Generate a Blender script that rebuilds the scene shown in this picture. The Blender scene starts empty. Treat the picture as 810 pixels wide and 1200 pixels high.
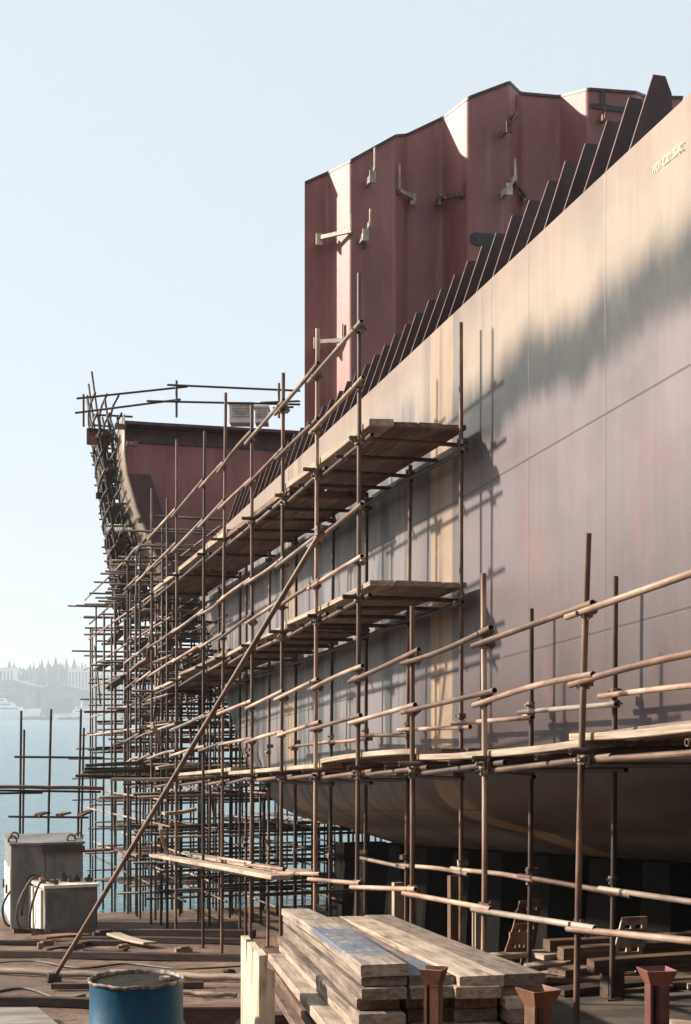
import bpy, math, random
from mathutils import Vector, Matrix
random.seed(7)
R = random.Random(11)
sc = bpy.context.scene
COL = sc.collection

# ------------------------------------------------------------------ frame of the yard
F = 1700.0            # focal length in photo pixels
HOR = 838.0           # horizon row
CZ = 4.5              # eye height above the water
C_, S_ = 0.9586, 0.2847
def ship(t, v, z):    # along the slipway (down to the water), away from the viewer's side into the hull, up
    return Vector((v*C_ - .297*t, v*S_ + t, CZ + z - .0688*t))
ET = Vector((-.297, 1, -.0688)).normalized()
EV = Vector((C_, S_, 0))
EN = EV.cross(ET).normalized()          # normal of the slipway
UP = Vector((0, 0, 1))
def at(x, y, Y):      # a point seen at (x, y) that lies Y metres ahead
    return Vector(((x-405)/F*Y, Y, CZ - (y-HOR)/F*Y))
def on_v(x, y, v):    # -> (t, z) on a plane parallel to the hull side
    Y = 1.0432*F*v/(x+100); t = Y - v*S_
    return t, (HOR-y)/F*Y + .0688*t
def on_t(x, y, t):    # -> (v, z) on a plane across the ship
    a = (x+100)/F; v = a*t/(1.0432-.2847*a); Y = t + v*S_
    return v, (HOR-y)/F*Y + .0688*t
GZ = -2.1
def ground_at(x, y, dz=0):
    a = (x+100)/F; b = (y-HOR)/F
    Y = (-GZ-dz)/(b - .0688*(1-.2729*a))
    v = a*Y/1.0432; t = Y - v*S_
    return ship(t, v, GZ+dz)

# ------------------------------------------------------------------ materials
def new_mat(name):
    m = bpy.data.materials.new(name); m.use_nodes = True
    nt = m.node_tree; b = nt.nodes['Principled BSDF']
    return m, nt, b
class N:
    def __init__(s, nt): s.nt = nt
    def n(s, typ, **kw):
        nd = s.nt.nodes.new(typ)
        for k, v in kw.items(): setattr(nd, k, v)
        return nd
    def set(s, sock, v):
        if hasattr(v, 'is_linked') or isinstance(v, bpy.types.NodeSocket): s.nt.links.new(v, sock)
        elif isinstance(v, (tuple, list)) and len(v) == 3 and sock.type == 'RGBA': sock.default_value = (*v, 1)
        else: sock.default_value = v
    def math(s, op, a, b=0.0, c=0.0, clamp=False):
        nd = s.n('ShaderNodeMath', operation=op, use_clamp=clamp)
        s.set(nd.inputs[0], a); s.set(nd.inputs[1], b); s.set(nd.inputs[2], c)
        return nd.outputs[0]
    def mix(s, f, a, b, mode='MIX'):
        nd = s.n('ShaderNodeMix', data_type='RGBA', blend_type=mode)
        s.set(nd.inputs[0], f); s.set(nd.inputs[6], a); s.set(nd.inputs[7], b)
        return nd.outputs[2]
    def step(s, x, a, b, lo=0.0, hi=1.0):
        nd = s.n('ShaderNodeMapRange', interpolation_type='SMOOTHSTEP')
        s.set(nd.inputs[0], x); s.set(nd.inputs[1], a); s.set(nd.inputs[2], b); s.set(nd.inputs[3], lo); s.set(nd.inputs[4], hi)
        return nd.outputs[0]
    def noise(s, vec, scale, detail=3, rough=.55, stretch=None):
        if stretch:
            mp = s.n('ShaderNodeMapping'); s.set(mp.inputs[0], vec); mp.inputs[3].default_value = stretch; vec = mp.outputs[0]
        nd = s.n('ShaderNodeTexNoise'); s.set(nd.inputs['Vector'], vec)
        nd.inputs['Scale'].default_value = scale; nd.inputs['Detail'].default_value = detail; nd.inputs['Roughness'].default_value = rough
        return nd.outputs[0]
    def ramp(s, f, stops):
        nd = s.n('ShaderNodeValToRGB'); s.set(nd.inputs[0], f); cr = nd.color_ramp
        while len(cr.elements) < len(stops): cr.elements.new(.5)
        for e, (p, c) in zip(cr.elements, stops): e.position = p; e.color = (*c, 1)
        return nd.outputs[0]
    def coords(s): return s.n('ShaderNodeTexCoord').outputs['Object']
    def rnd_vec(s):       # object coordinates shifted by a random amount per object
        oi = s.n('ShaderNodeObjectInfo'); o = s.coords()
        nd = s.n('ShaderNodeVectorMath', operation='ADD'); s.set(nd.inputs[0], o)
        cb = s.n('ShaderNodeCombineXYZ'); r = s.math('MULTIPLY', oi.outputs['Random'], 37.0)
        for i in range(3): s.set(cb.inputs[i], r)
        s.set(nd.inputs[1], cb.outputs[0]); return nd.outputs[0], oi.outputs['Random']
    def bump(s, h, strength, dist=.02):
        nd = s.n('ShaderNodeBump'); s.set(nd.inputs['Height'], h); nd.inputs['Strength'].default_value = strength; nd.inputs['Distance'].default_value = dist
        return nd.outputs[0]

def mottled(name, stops, scale=6, rough=.6, stretch=None, metallic=0.0, bump=.25, hue=.0, detail=5, spec=.5):
    m, nt, b = new_mat(name); q = N(nt)
    vec, rnd = q.rnd_vec()
    f = q.noise(vec, scale, detail, .62, stretch)
    f = q.step(f, .3, .7)
    c = q.ramp(f, stops)
    if hue:
        k = q.math('MULTIPLY_ADD', rnd, hue*2, 1-hue)
        hs = q.n('ShaderNodeHueSaturation'); q.set(hs.inputs['Value'], k); q.set(hs.inputs['Color'], c); c = hs.outputs[0]
    q.set(b.inputs['Base Color'], c)
    b.inputs['Roughness'].default_value = rough; b.inputs['Metallic'].default_value = metallic
    b.inputs['Specular IOR Level'].default_value = spec
    if bump: q.set(b.inputs['Normal'], q.bump(q.noise(vec, scale*4, 4, .6, stretch), bump, .01))
    return m
M = {}
M['tube_rust'] = mottled('rusty_tube', [(0, (.055, .028, .02)), (.5, (.105, .057, .037)), (1, (.19, .12, .08))], 5, .55, (.35, 1, 1), hue=.35)
M['tube_tan'] = mottled('worn_tube', [(0, (.12, .068, .048)), (.35, (.25, .155, .11)), (.7, (.35, .245, .18)), (1, (.45, .36, .28))], 4, .5, (.3, 1, 1), hue=.22)
M['tube_grey'] = mottled('galvanised_tube', [(0, (.1, .075, .058)), (.5, (.21, .165, .13)), (1, (.33, .28, .23))], 4, .45, (.3, 1, 1), hue=.2)
M['tube_dark'] = mottled('dark_tube', [(0, (.022, .014, .011)), (.6, (.045, .027, .02)), (1, (.09, .055, .04))], 5, .6, (.35, 1, 1), hue=.4)
M['coupler'] = mottled('coupler_steel', [(0, (.05, .03, .022)), (.6, (.12, .075, .05)), (1, (.4, .33, .27))], 25, .45, None, .3, hue=.4)
M['hole'] = mottled('tube_bore', [(0, (.01, .008, .007)), (1, (.03, .02, .015))], 10, .9)
M['block'] = mottled('keel_block', [(0, (.004, .0035, .003)), (1, (.011, .009, .008))], 3, .95, hue=.2, spec=.1)
M['grey_paint'] = mottled('grey_cabinet_paint', [(0, (.1, .097, .09)), (.55, (.18, .175, .165)), (1, (.23, .222, .205))], 2.2, .55, (1, 1, .4), hue=.05)
M['cream_paint'] = mottled('cream_panel_paint', [(0, (.5, .44, .36)), (.4, (.74, .68, .58)), (1, (.8, .75, .66))], 3, .6, (1, 1, .3))
M['white_post'] = mottled('flaking_white_board', [(0, (.12, .08, .05)), (.3, (.34, .27, .18)), (.5, (.48, .41, .3)), (1, (.55, .48, .37))], 5, .7, (1, 1, .35))
M['rubber'] = mottled('black_hose', [(0, (.03, .025, .02)), (1, (.09, .07, .055))], 8, .6)
M['red_primer'] = mottled('red_primer_steel', [(0, (.10, .037, .032)), (.5, (.15, .052, .046)), (1, (.2, .08, .065))], 4, .5, hue=.2)
M['frame_primer'] = mottled('frame_primer', [(0, (.034, .015, .014)), (.5, (.054, .023, .021)), (1, (.085, .037, .033))], 4, .5, (1, 1, .4), hue=.1)
M['orange_rust'] = mottled('orange_rust', [(0, (.09, .036, .02)), (.5, (.18, .08, .045)), (1, (.3, .16, .095))], 4, .75, hue=.15)
M['bracket'] = mottled('bracket_steel', [(0, (.2, .15, .11)), (.5, (.38, .33, .26)), (1, (.5, .45, .36))], 8, .45, hue=.3)
M['burn'] = mottled('burnt_paint', [(0, (.012, .014, .016)), (1, (.045, .04, .04))], 8, .6)
M['pale_box'] = mottled('pale_box_paint', [(0, (.5, .48, .44)), (1, (.68, .66, .61))], 3, .5)
M['chalk'] = mottled('chalk_paint', [(0, (.6, .5, .36)), (1, (.86, .78, .6))], 14, .8)
M['lit_edge'] = mottled('lit_steel_edge', [(0, (.14, .085, .07)), (1, (.26, .17, .14))], 9, .5)

def wood(name, dark, mid, light, hue=.25, blue=False):
    m, nt, b = new_mat(name); q = N(nt)
    vec, rnd = q.rnd_vec()
    g = q.noise(vec, 5, 7, .65, (.35, 5, 9))
    big = q.noise(vec, 1.6, 4, .6, (.8, 2, 2))
    f = q.math('ADD', q.math('MULTIPLY', g, .65), q.math('MULTIPLY', big, .4))
    c = q.ramp(q.step(f, .34, .72), [(0, dark), (.45, mid), (1, light)])
    knots = q.step(q.noise(vec, 2.3, 1, .4, (1.2, 4, 4)), .70, .78)
    c = q.mix(q.math('MULTIPLY', knots, .6), c, tuple(x*.45 for x in dark))
    cr = q.step(q.noise(vec, 6, 3, .7, (.12, 9, 12)), .66, .74)
    c = q.mix(q.math('MULTIPLY', cr, .55), c, tuple(x*.35 for x in dark))
    hs = q.n('ShaderNodeHueSaturation'); q.set(hs.inputs['Value'], q.math('MULTIPLY_ADD', rnd, hue*2, 1-hue)); q.set(hs.inputs['Color'], c); c = hs.outputs[0]
    if blue:
        o = q.coords(); sp = q.n('ShaderNodeSeparateXYZ'); q.set(sp.inputs[0], o)
        x = q.math('ADD', sp.outputs[0], q.math('MULTIPLY', q.math('SUBTRACT', q.noise(o, 3, 4, .7, (1, 2, 2)), .5), 1.6))
        a = q.math('MULTIPLY', q.step(x, blue[0]-.25, blue[0]+.15), q.step(x, blue[1]+.1, blue[1]-.3))
        top = q.step(sp.outputs[2], .01, .022)
        a = q.math('MULTIPLY', q.math('MULTIPLY', a, top), q.step(q.noise(o, 7, 5, .7, (1, 2, 2)), .36, .5))
        c = q.mix(q.math('MULTIPLY', a, .72), c, (.065, .105, .175))
    q.set(b.inputs['Base Color'], c); b.inputs['Roughness'].default_value = .75; b.inputs['Specular IOR Level'].default_value = .35
    q.set(b.inputs['Normal'], q.bump(g, .5, .006))
    return m
M['plank'] = wood('scaffold_plank', (.05, .028, .02), (.125, .074, .05), (.23, .15, .105))
M['plank_pale'] = wood('pale_plank', (.15, .106, .078), (.31, .242, .183), (.45, .37, .29), .16)
M['plank_dark'] = wood('dark_plank', (.02, .012, .01), (.05, .03, .022), (.1, .062, .045), .3)
M['plank_blue'] = wood('blue_daubed_plank', (.1, .073, .056), (.23, .182, .146), (.37, .31, .255), .12, blue=(.3, 2.4))
M['plank_blue_b'] = wood('blue_ended_plank', (.1, .073, .056), (.22, .17, .135), (.34, .28, .225), .12, blue=(1.4, 2.75))
M['plank_grey'] = wood('greyed_plank', (.075, .054, .04), (.17, .128, .1), (.28, .222, .177), .15)

def ground_mat():
    m, nt, b = new_mat('yard_ground'); q = N(nt); o = q.coords()
    n1 = q.noise(o, .7, 6, .65); n2 = q.noise(o, 5, 5, .7); n3 = q.noise(o, 38, 3, .6)
    c = q.ramp(q.step(n1, .3, .7), [(0, (.075, .043, .028)), (.5, (.15, .09, .059)), (1, (.24, .155, .105))])
    c = q.mix(q.step(n2, .5, .68), c, (.045, .03, .023))
    c = q.mix(q.step(n3, .6, .72, 0, .7), c, (.24, .175, .13))
    q.set(b.inputs['Base Color'], c); b.inputs['Roughness'].default_value = .85
    q.set(b.inputs['Normal'], q.bump(q.math('ADD', n2, q.math('MULTIPLY', n3, .5)), .6, .05)); return m
M['ground'] = ground_mat()
M['slab'] = mottled('berth_concrete', [(0, (.025, .018, .014)), (.5, (.055, .04, .03)), (1, (.1, .075, .057))], 2.0, .9, bump=.5)

def water_mat():
    m, nt, b = new_mat('harbour_water'); q = N(nt); o = q.coords()
    b.inputs['Base Color'].default_value = (.075, .165, .2, 1); b.inputs['Roughness'].default_value = .14; b.inputs['IOR'].default_value = 1.33
    h = q.math('ADD', q.noise(o, .55, 4, .6, (.6, 1.7, 1)), q.math('MULTIPLY', q.noise(o, 2.6, 3, .6, (.6, 1.6, 1)), .35))
    q.set(b.inputs['Normal'], q.bump(h, .55, .4)); return m
M['water'] = water_mat()

def hull_mat(strips):
    m, nt, b = new_mat('hull_shop_primer'); q = N(nt)
    uv = q.n('ShaderNodeTexCoord').outputs['UV']
    sp = q.n('ShaderNodeSeparateXYZ'); q.set(sp.inputs[0], uv); t, z = sp.outputs[0], sp.outputs[1]
    big = q.noise(uv, .8, 4, .55); med = q.noise(uv, 2.2, 5, .6)
    streak = q.noise(uv, 1.0, 5, .6, (9, .45, 1)); fine = q.noise(uv, 1.0, 4, .6, (28, .5, 1))
    wob = q.math('SUBTRACT', q.noise(uv, .9, 4, .6, (1.1, .3, 1)), .5)
    wob2 = q.math('SUBTRACT', q.noise(uv, 1, 4, .65, (4.5, .4, 1)), .5)
    zz = q.math('ADD', z, q.math('ADD', q.math('MULTIPLY', wob, .75), q.math('MULTIPLY', wob2, .2)))
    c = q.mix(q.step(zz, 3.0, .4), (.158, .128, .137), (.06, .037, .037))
    c = q.mix(q.step(z, .34, -.02), c, (.04, .026, .025))  # bilge and bottom darkened: the scaffold deck's shadow put into the colour
    c = q.mix(q.step(zz, 3.75, 4.1), c, (.285, .228, .178))
    c = q.mix(q.step(z, 4.55, 5.0, 0, .55), c, (.235, .155, .12))
    # band of darker grey primer sprayed along the shell under its top strake
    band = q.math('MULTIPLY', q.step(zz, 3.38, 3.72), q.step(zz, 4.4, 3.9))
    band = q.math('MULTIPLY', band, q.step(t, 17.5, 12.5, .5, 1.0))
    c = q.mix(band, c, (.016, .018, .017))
    # pale and dark streaks down the slip: sun and scaffold shadow put into the colour
    far = q.math('MULTIPLY', q.step(t, 14.2, 15.0), q.step(z, 4.7, 4.3))
    c = q.mix(q.math('MULTIPLY', far, .75), c, (.2, .188, .192))
    c = q.mix(q.math('MULTIPLY', far, q.step(q.noise(uv, 1, 4, .6, (2.6, .3, 1)), .46, .6, 0, .85)), c, (.04, .042, .043))
    # unpainted tan butt strips
    for tc, w in strips:
        d = q.math('ABSOLUTE', q.math('SUBTRACT', t, q.math('ADD', tc, q.math('MULTIPLY', wob2, .03))))
        s_ = q.step(d, w, w*.82)
        c = q.mix(q.math('MULTIPLY', s_, q.step(med, .25, .6, .6, .98)), c, (.30, .21, .14))
        dk = q.step(d, w*.32, 0.0)
        c = q.mix(q.math('MULTIPLY', dk, q.step(big, .4, .6, .15, .55)), c, (.13, .08, .055))
        ed = q.math('MULTIPLY', q.step(d, w*.9, w*1.05), q.step(d, w*1.9, w*1.1))
        c = q.mix(q.math('MULTIPLY', ed, q.step(streak, .35, .6, .2, .65)), c, (.075, .077, .075))
    k = q.math('MULTIPLY_ADD', q.math('SUBTRACT', streak, .5), .38, 1.0)
    k = q.math('ADD', k, q.math('MULTIPLY', q.math('SUBTRACT', fine, .5), .14))
    k = q.math('ADD', k, q.math('MULTIPLY', q.math('SUBTRACT', big, .5), .45))
    hs = q.n('ShaderNodeHueSaturation'); q.set(hs.inputs['Value'], k); q.set(hs.inputs['Color'], c); c = hs.outputs[0]
    runs = q.math('MULTIPLY', q.step(q.noise(uv, 1, 4, .7, (16, .35, 1)), .62, .74), q.step(q.noise(uv, .7, 3, .5), .45, .62))
    c = q.mix(q.math('MULTIPLY', runs, .5), c, (.12, .06, .04))
    cloud = q.step(q.noise(uv, .55, 3, .5, (1, .8, 1)), .5, .72)
    c = q.mix(q.math('MULTIPLY', cloud, .4), c, (.105, .095, .094))
    scuff = q.step(q.noise(uv, 3, 6, .75, (1.5, .8, 1)), .67, .73)
    c = q.mix(q.math('MULTIPLY', scuff, .35), c, (.3, .26, .24))
    # pink primer smudges and weld seams
    c = q.mix(q.step(q.noise(uv, 1.1, 5, .6, (1, .55, 1)), .56, .75, 0, .55), c, (.18, .10, .09))
    seam = None
    for zc in (3.1, 1.37, -.06):
        d = q.math('ABSOLUTE', q.math('SUBTRACT', z, q.math('ADD', zc, q.math('MULTIPLY', wob, .008))))
        g = q.step(d, .013, .005); seam = g if seam is None else q.math('MAXIMUM', seam, g)
    for tc in [x[0]+.04 for x in strips] + [11.55, 12.4, 12.62, 8.05, 16.9, 10.1]:
        d = q.math('ABSOLUTE', q.math('SUBTRACT', t, tc)); g = q.math('MULTIPLY', q.step(d, .014, .004), .6 if tc in (12.4, 12.62, 11.55, 8.05, 16.9, 10.1) else .9)
        seam = q.math('MAXIMUM', seam, g)
    c = q.mix(q.math('MULTIPLY', seam, .75), c, (.05, .036, .032))
    q.set(b.inputs['Base Color'], c)
    q.set(b.inputs['Roughness'], q.math('ADD', q.math('MULTIPLY', med, .22), .3))
    b.inputs['Specular IOR Level'].default_value = .42
    ghost = q.math('SINE', q.math('MULTIPLY', t, 2*math.pi/.76))
    h = q.math('ADD', q.math('MULTIPLY', ghost, .005), q.math('MULTIPLY', q.noise(uv, 1.0, 3, .5, (1.3, .7, 1)), .06))
    h = q.math('SUBTRACT', h, q.math('MULTIPLY', seam, .006))
    nd = q.n('ShaderNodeBump'); q.set(nd.inputs['Height'], h); nd.inputs['Strength'].default_value = .45; nd.inputs['Distance'].default_value = 1.0
    q.set(b.inputs['Normal'], nd.outputs[0])
    return m
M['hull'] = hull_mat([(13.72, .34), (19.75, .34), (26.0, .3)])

def bulk_mat():
    m, nt, b = new_mat('bulkhead_primer'); q = N(nt); o = q.coords()
    n1 = q.noise(o, 1.1, 5, .6, (1, 1, .4)); n2 = q.noise(o, 5, 5, .65); st = q.noise(o, 3, 5, .6, (3, 3, .22))
    c = q.ramp(q.step(n1, .3, .7), [(0, (.2, .08, .075)), (.5, (.26, .105, .098)), (1, (.32, .14, .125))])
    c = q.mix(q.step(st, .52, .72, 0, .4), c, (.37, .20, .18))
    c = q.mix(q.step(n2, .62, .75, 0, .5), c, (.12, .055, .055))
    q.set(b.inputs['Base Color'], c); b.inputs['Roughness'].default_value = .5; b.inputs['Specular IOR Level'].default_value = .4
    q.set(b.inputs['Normal'], q.bump(q.math('ADD', n1, q.math('MULTIPLY', n2, .15)), .3, .05)); return m
M['bulkhead'] = bulk_mat()

def drum_mat():
    m, nt, b = new_mat('blue_drum_paint'); q = N(nt); o = q.coords()
    n1 = q.noise(o, 3, 6, .65); n2 = q.noise(o, 13, 5, .7)
    c = q.ramp(q.step(n1, .3, .75), [(0, (.001, .036, .078)), (.6, (.002, .057, .115)), (1, (.006, .085, .155))])
    c = q.mix(q.step(n2, .6, .68), c, (.05, .04, .035)); c = q.mix(q.step(q.noise(o, 5, 6, .7, (1, 1, 2)), .64, .7, 0, .6), c, (.1, .14, .16))
    q.set(b.inputs['Base Color'], c); b.inputs['Roughness'].default_value = .5; b.inputs['Specular IOR Level'].default_value = .15
    q.set(b.inputs['Normal'], q.bump(n1, .3, .02)); return m
M['drum'] = drum_mat()
M['drum_rim'] = mottled('drum_rim', [(0, (.03, .025, .022)), (.5, (.1, .08, .065)), (1, (.4, .35, .29))], 18, .6)
M['sludge'] = mottled('drum_lid_dirt', [(0, (.012, .011, .01)), (1, (.04, .033, .027))], 9, .9, spec=.1)
M['hills'] = mottled('wooded_hill', [(0, (.03, .055, .03)), (1, (.07, .10, .05))], .03, .9)
M['leaf'] = mottled('conifer_needles', [(0, (.02, .04, .024)), (1, (.05, .085, .04))], .12, .9)
M['white_wall'] = mottled('white_render', [(0, (.66, .6, .55)), (1, (.8, .74, .68))], .1, .7)
M['shed'] = mottled('blue_grey_cladding', [(0, (.12, .15, .18)), (1, (.2, .23, .26))], .1, .7)
M['shed_roof'] = mottled('shed_roof', [(0, (.12, .14, .16)), (1, (.17, .19, .21))], .1, .6)
M['hull_white'] = mottled('white_boat_paint', [(0, (.78, .78, .76)), (1, (.83, .82, .8))], .5, .35)
M['hull_dark'] = mottled('dark_boat_paint', [(0, (.04, .06, .09)), (1, (.07, .1, .14))], .5, .5)
M['glass'] = mottled('dark_window', [(0, (.05, .07, .09)), (1, (.1, .12, .14))], .5, .15)
M['shore'] = mottled('far_shore', [(0, (.12, .12, .1)), (1, (.25, .23, .2))], .02, .9)

# ------------------------------------------------------------------ mesh helpers
class MB:
    def __init__(s): s.v = []; s.f = []; s.m = []; s.uv = None
    def add(s, vs, fs, mi=0):
        o = len(s.v); s.v += [Vector(p) for p in vs]
        s.f += [tuple(i+o for i in f) for f in fs]; s.m += [mi]*len(fs)
        return s
    def box(s, c, ax, ay, az, mi=0):      # centre and three half axes
        c, ax, ay, az = map(Vector, (c, ax, ay, az))
        vs = [c+i*ax+j*ay+k*az for k in (-1, 1) for j in (-1, 1) for i in (-1, 1)]
        return s.add(vs, [(0, 2, 3, 1), (4, 5, 7, 6), (0, 1, 5, 4), (2, 6, 7, 3), (0, 4, 6, 2), (1, 3, 7, 5)], mi)
    def tube(s, pts, r, n=8, mi=0, caps=True, bore=None):
        pts = [Vector(p) for p in pts]; rings = []
        d0 = (pts[1]-pts[0]).normalized(); u = d0.orthogonal().normalized()
        for i, p in enumerate(pts):
            d = (pts[min(i+1, len(pts)-1)]-pts[max(i-1, 0)]).normalized()
            u = (u - d*u.dot(d)).normalized(); w = d.cross(u)
            rr = r[i] if isinstance(r, (list, tuple)) else r
            rings.append([p+(u*math.cos(a)+w*math.sin(a))*rr for a in [2*math.pi*k/n for k in range(n)]])
        vs = [q for g in rings for q in g]; fs = []
        for i in range(len(pts)-1):
            for k in range(n):
                a, b = i*n+k, i*n+(k+1) % n; fs.append((a, b, b+n, a+n))
        s.add(vs, fs, mi)
        if caps and bore is None:
            L = (len(pts)-1)*n
            o = len(s.v)-len(vs)
            s.f += [tuple(o+k for k in reversed(range(n))), tuple(o+L+k for k in range(n))]; s.m += [mi, mi]
        if bore is not None:              # open pipe ends
            for e, sg in ((0, 1), (-1, -1)):
                g = rings[e]; cpt = pts[e]; d = ((pts[1]-pts[0]) if e == 0 else (pts[-1]-pts[-2])).normalized()*sg
                inn = [cpt+(q-cpt)*.78 for q in g]; dp = [q+d*.12 for q in inn]
                a = g+inn+dp
                ff = []
                for k in range(n):
                    k2 = (k+1) % n
                    ff.append((k, k2, n+k2, n+k))
                s.add(g+inn, ff, mi)
                ff2 = [(k, (k+1) % n, n+(k+1) % n, n+k) for k in range(n)] + [tuple(range(n, 2*n))]
                s.add(inn+dp, ff2, bore)
        return s
    def prism(s, pts, ext, mi=0):         # polygon and an extrusion vector
        n = len(pts); ext = Vector(ext); a = [Vector(p) for p in pts]; b = [p+ext for p in a]
        return s.add(a+b, [tuple(reversed(range(n))), tuple(range(n, 2*n))] + [(i, (i+1) % n, (i+1) % n+n, i+n) for i in range(n)], mi)
    def lathe(s, c, prof, n=40, mi=0, ax=None):
        c = Vector(c); vs = []; fs = []
        for r, z in prof:
            for k in range(n): vs.append(c+Vector((r*math.cos(2*math.pi*k/n), r*math.sin(2*math.pi*k/n), z)))
        for i in range(len(prof)-1):
            for k in range(n):
                a, b = i*n+k, i*n+(k+1) % n; fs.append((a, b, b+n, a+n))
        return s.add(vs, fs, mi)

def link(o, parent=None):
    COL.objects.link(o)
    if parent: o.parent = parent
    return o
LOC = {}   # world origin of every thing or part, for parenting
def build(mb, name, mats, parent=None, smooth=False, basis=None, base=None, recalc=False):
    """one mesh object; vertices are given in world space, stored about the piece's own base (and axes, when given)"""
    if not isinstance(mats, (list, tuple)): mats = [mats]
    vs = mb.v
    if base is None:
        lo = [min(p[i] for p in vs) for i in range(3)]; hi = [max(p[i] for p in vs) for i in range(3)]
        base = Vector(((lo[0]+hi[0])/2, (lo[1]+hi[1])/2, lo[2]))
    B = basis or Matrix.Identity(3); Bi = B.transposed()
    me = bpy.data.meshes.new(name)
    me.from_pydata([Bi @ (p-base) for p in vs], [], mb.f)
    for m in mats: me.materials.append(m)
    if len(mats) > 1:
        me.polygons.foreach_set('material_index', mb.m)
    if mb.uv:
        uv = me.uv_layers.new(name='UVMap')
        for lp in me.loops: uv.data[lp.index].uv = mb.uv[lp.vertex_index]
    if smooth: me.polygons.foreach_set('use_smooth', [True]*len(me.polygons))
    me.update()
    if recalc:
        import bmesh
        bm = bmesh.new(); bm.from_mesh(me); bmesh.ops.recalc_face_normals(bm, faces=bm.faces); bm.to_mesh(me); bm.free()
    o = bpy.data.objects.new(name, me); link(o, parent)
    W = Matrix.Translation(base) @ B.to_4x4()
    o.matrix_local = (LOC[parent.name].inverted() @ W) if parent else W
    LOC[o.name] = W
    return o
def tag(o, label, cat, group=None, kind=None):
    o['label'] = label; o['category'] = cat
    if group: o['group'] = group
    if kind: o['kind'] = kind
    return o
def structure(o): o['kind'] = 'structure'; return o
def thing(name, base, label, cat, group=None):
    o = bpy.data.objects.new(name, None); o.empty_display_size = .2; link(o)
    o.location = base; LOC[o.name] = Matrix.Translation(Vector(base))
    return tag(o, label, cat, group)
def copy_part(src, parent, W):
    o = src.copy(); COL.objects.link(o); o.parent = parent
    o.matrix_local = LOC[parent.name].inverted() @ W; LOC[o.name] = W
    return o
def axes(d, up=UP):
    d = d.normalized(); y = up.cross(d)
    y = y.normalized() if y.length > 1e-4 else d.orthogonal().normalized()
    z = d.cross(y)
    return Matrix((d, y, z)).transposed()

def pipe(name, p, q, mat, parent=None, r=.0225, bend=0.0, n=10, bore=True):
    """a scaffold tube; bend is a slight permanent set"""
    p, q = Vector(p), Vector(q); d = q-p; k = 2 if not bend else 9
    side = (UP*R.uniform(-1, 1)+EV*R.uniform(-.4, .4)) if bend else Vector()
    if d.normalized().z > .9: side = Vector((R.uniform(-1, 1), R.uniform(-1, 1), 0))
    ph = R.uniform(.6, 1.6)
    pts = [p+d*(i/(k-1))+side*bend*math.sin(math.pi*ph*i/(k-1))*(1 if bend else 0) for i in range(k)]
    mb = MB(); mb.tube(pts, r, n, 0, bore=1 if bore else None)
    return build(mb, name, [mat, M['hole']] if bore else mat, parent, True, axes(d), (p+q)/2 if abs(d.normalized().z) < .9 else (p if p.z < q.z else q))

def board(name, p, q, w, h, mat, parent=None, up=UP, warp=.006, side=0):
    """a sawn board from p to q (centre line of its underside), slightly warped, with nibbled ends"""
    p, q = Vector(p), Vector(q); d = q-p; B = axes(d, up); y = B.col[1]; z = B.col[2]; n = 7
    mb = MB(); w0 = w/2
    bow = R.uniform(-warp, warp)*2; tw = R.uniform(-warp, warp)*2; e0, e1 = R.uniform(0, .05), R.uniform(0, .05); ch = min(.006, h*.18)
    vs = []
    for i in range(n+1):
        f = i/n; a = p+d*f+z*(bow*math.sin(math.pi*f)*2+.0)
        yy = y+z*tw*(f-.5)*2
        ww = w0*(1+R.uniform(-.012, .012))
        ex = d.normalized()*((e0 if i == 0 else 0)-(e1 if i == n else 0))
        prof = [(-ww, ch), (-ww+ch, 0), (ww-ch, 0), (ww, ch), (ww, h-ch), (ww-ch, h), (-ww+ch, h), (-ww, h-ch)]
        vs += [a+ex*(1+.5*(1 if py > 0 else -1))+yy*py+z*pz for py, pz in prof]
    fs = []
    for i in range(n):
        for k in range(8):
            a, b = i*8+k, i*8+(k+1) % 8; fs.append((a, a+8, b+8, b))
    fs += [tuple(range(8)), tuple(reversed(range(n*8, n*8+8)))]
    mb.add(vs, fs)
    return build(mb, name, mat, parent, False, B, (p+q)/2+z*h/2)

# ------------------------------------------------------------------ setting: water, ground, far shore
mb = MB(); W_ = 3200
mb.add([(-W_, -60, 0), (W_, -60, 0), (W_, 3000, 0), (-W_, 3000, 0)], [(0, 1, 2, 3)])
structure(build(mb, 'water', M['water'], base=Vector((0, 0, 0))))
mb = MB()
nt_, nv_ = 44, 60
for i in range(nt_+1):
    for j in range(nv_+1):
        t = -25+54*i/nt_; v = -40+90*j/nv_
        z = GZ + (R.uniform(-.02, .02) if 0 < i < nt_ else 0)
        mb.v.append(ship(t, v, z))
for i in range(nt_):
    for j in range(nv_):
        a = i*(nv_+1)+j; mb.f.append((a, a+1, a+nv_+2, a+nv_+1)); mb.m.append(0)
mb.add([ship(29, -40, GZ), ship(29, 50, GZ), ship(29, 50, GZ-5), ship(29, -40, GZ-5)], [(0, 1, 2, 3)])
structure(build(mb, 'ground', M['ground'], base=ship(0, 0, GZ)))
# slip bed running on under water
mb = MB(); mb.add([ship(29.01, 2, GZ-.9), ship(29.01, 30, GZ-.9), ship(52, 30, GZ-.9), ship(52, 2, GZ-.9)], [(0, 1, 2, 3)])
structure(build(mb, 'slipway_path', M['slab']))
# raised berth slab the nearer scaffold feet stand on
mb = MB(); mb.box(ship(3.5, 14.0, (GZ-1.52)/2-.2), EV*10.1, ET*9.2, UP*((-1.52-GZ)/2+.2))
structure(build(mb, 'berth_pavement', M['slab']))
SLAB = -1.52

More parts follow.
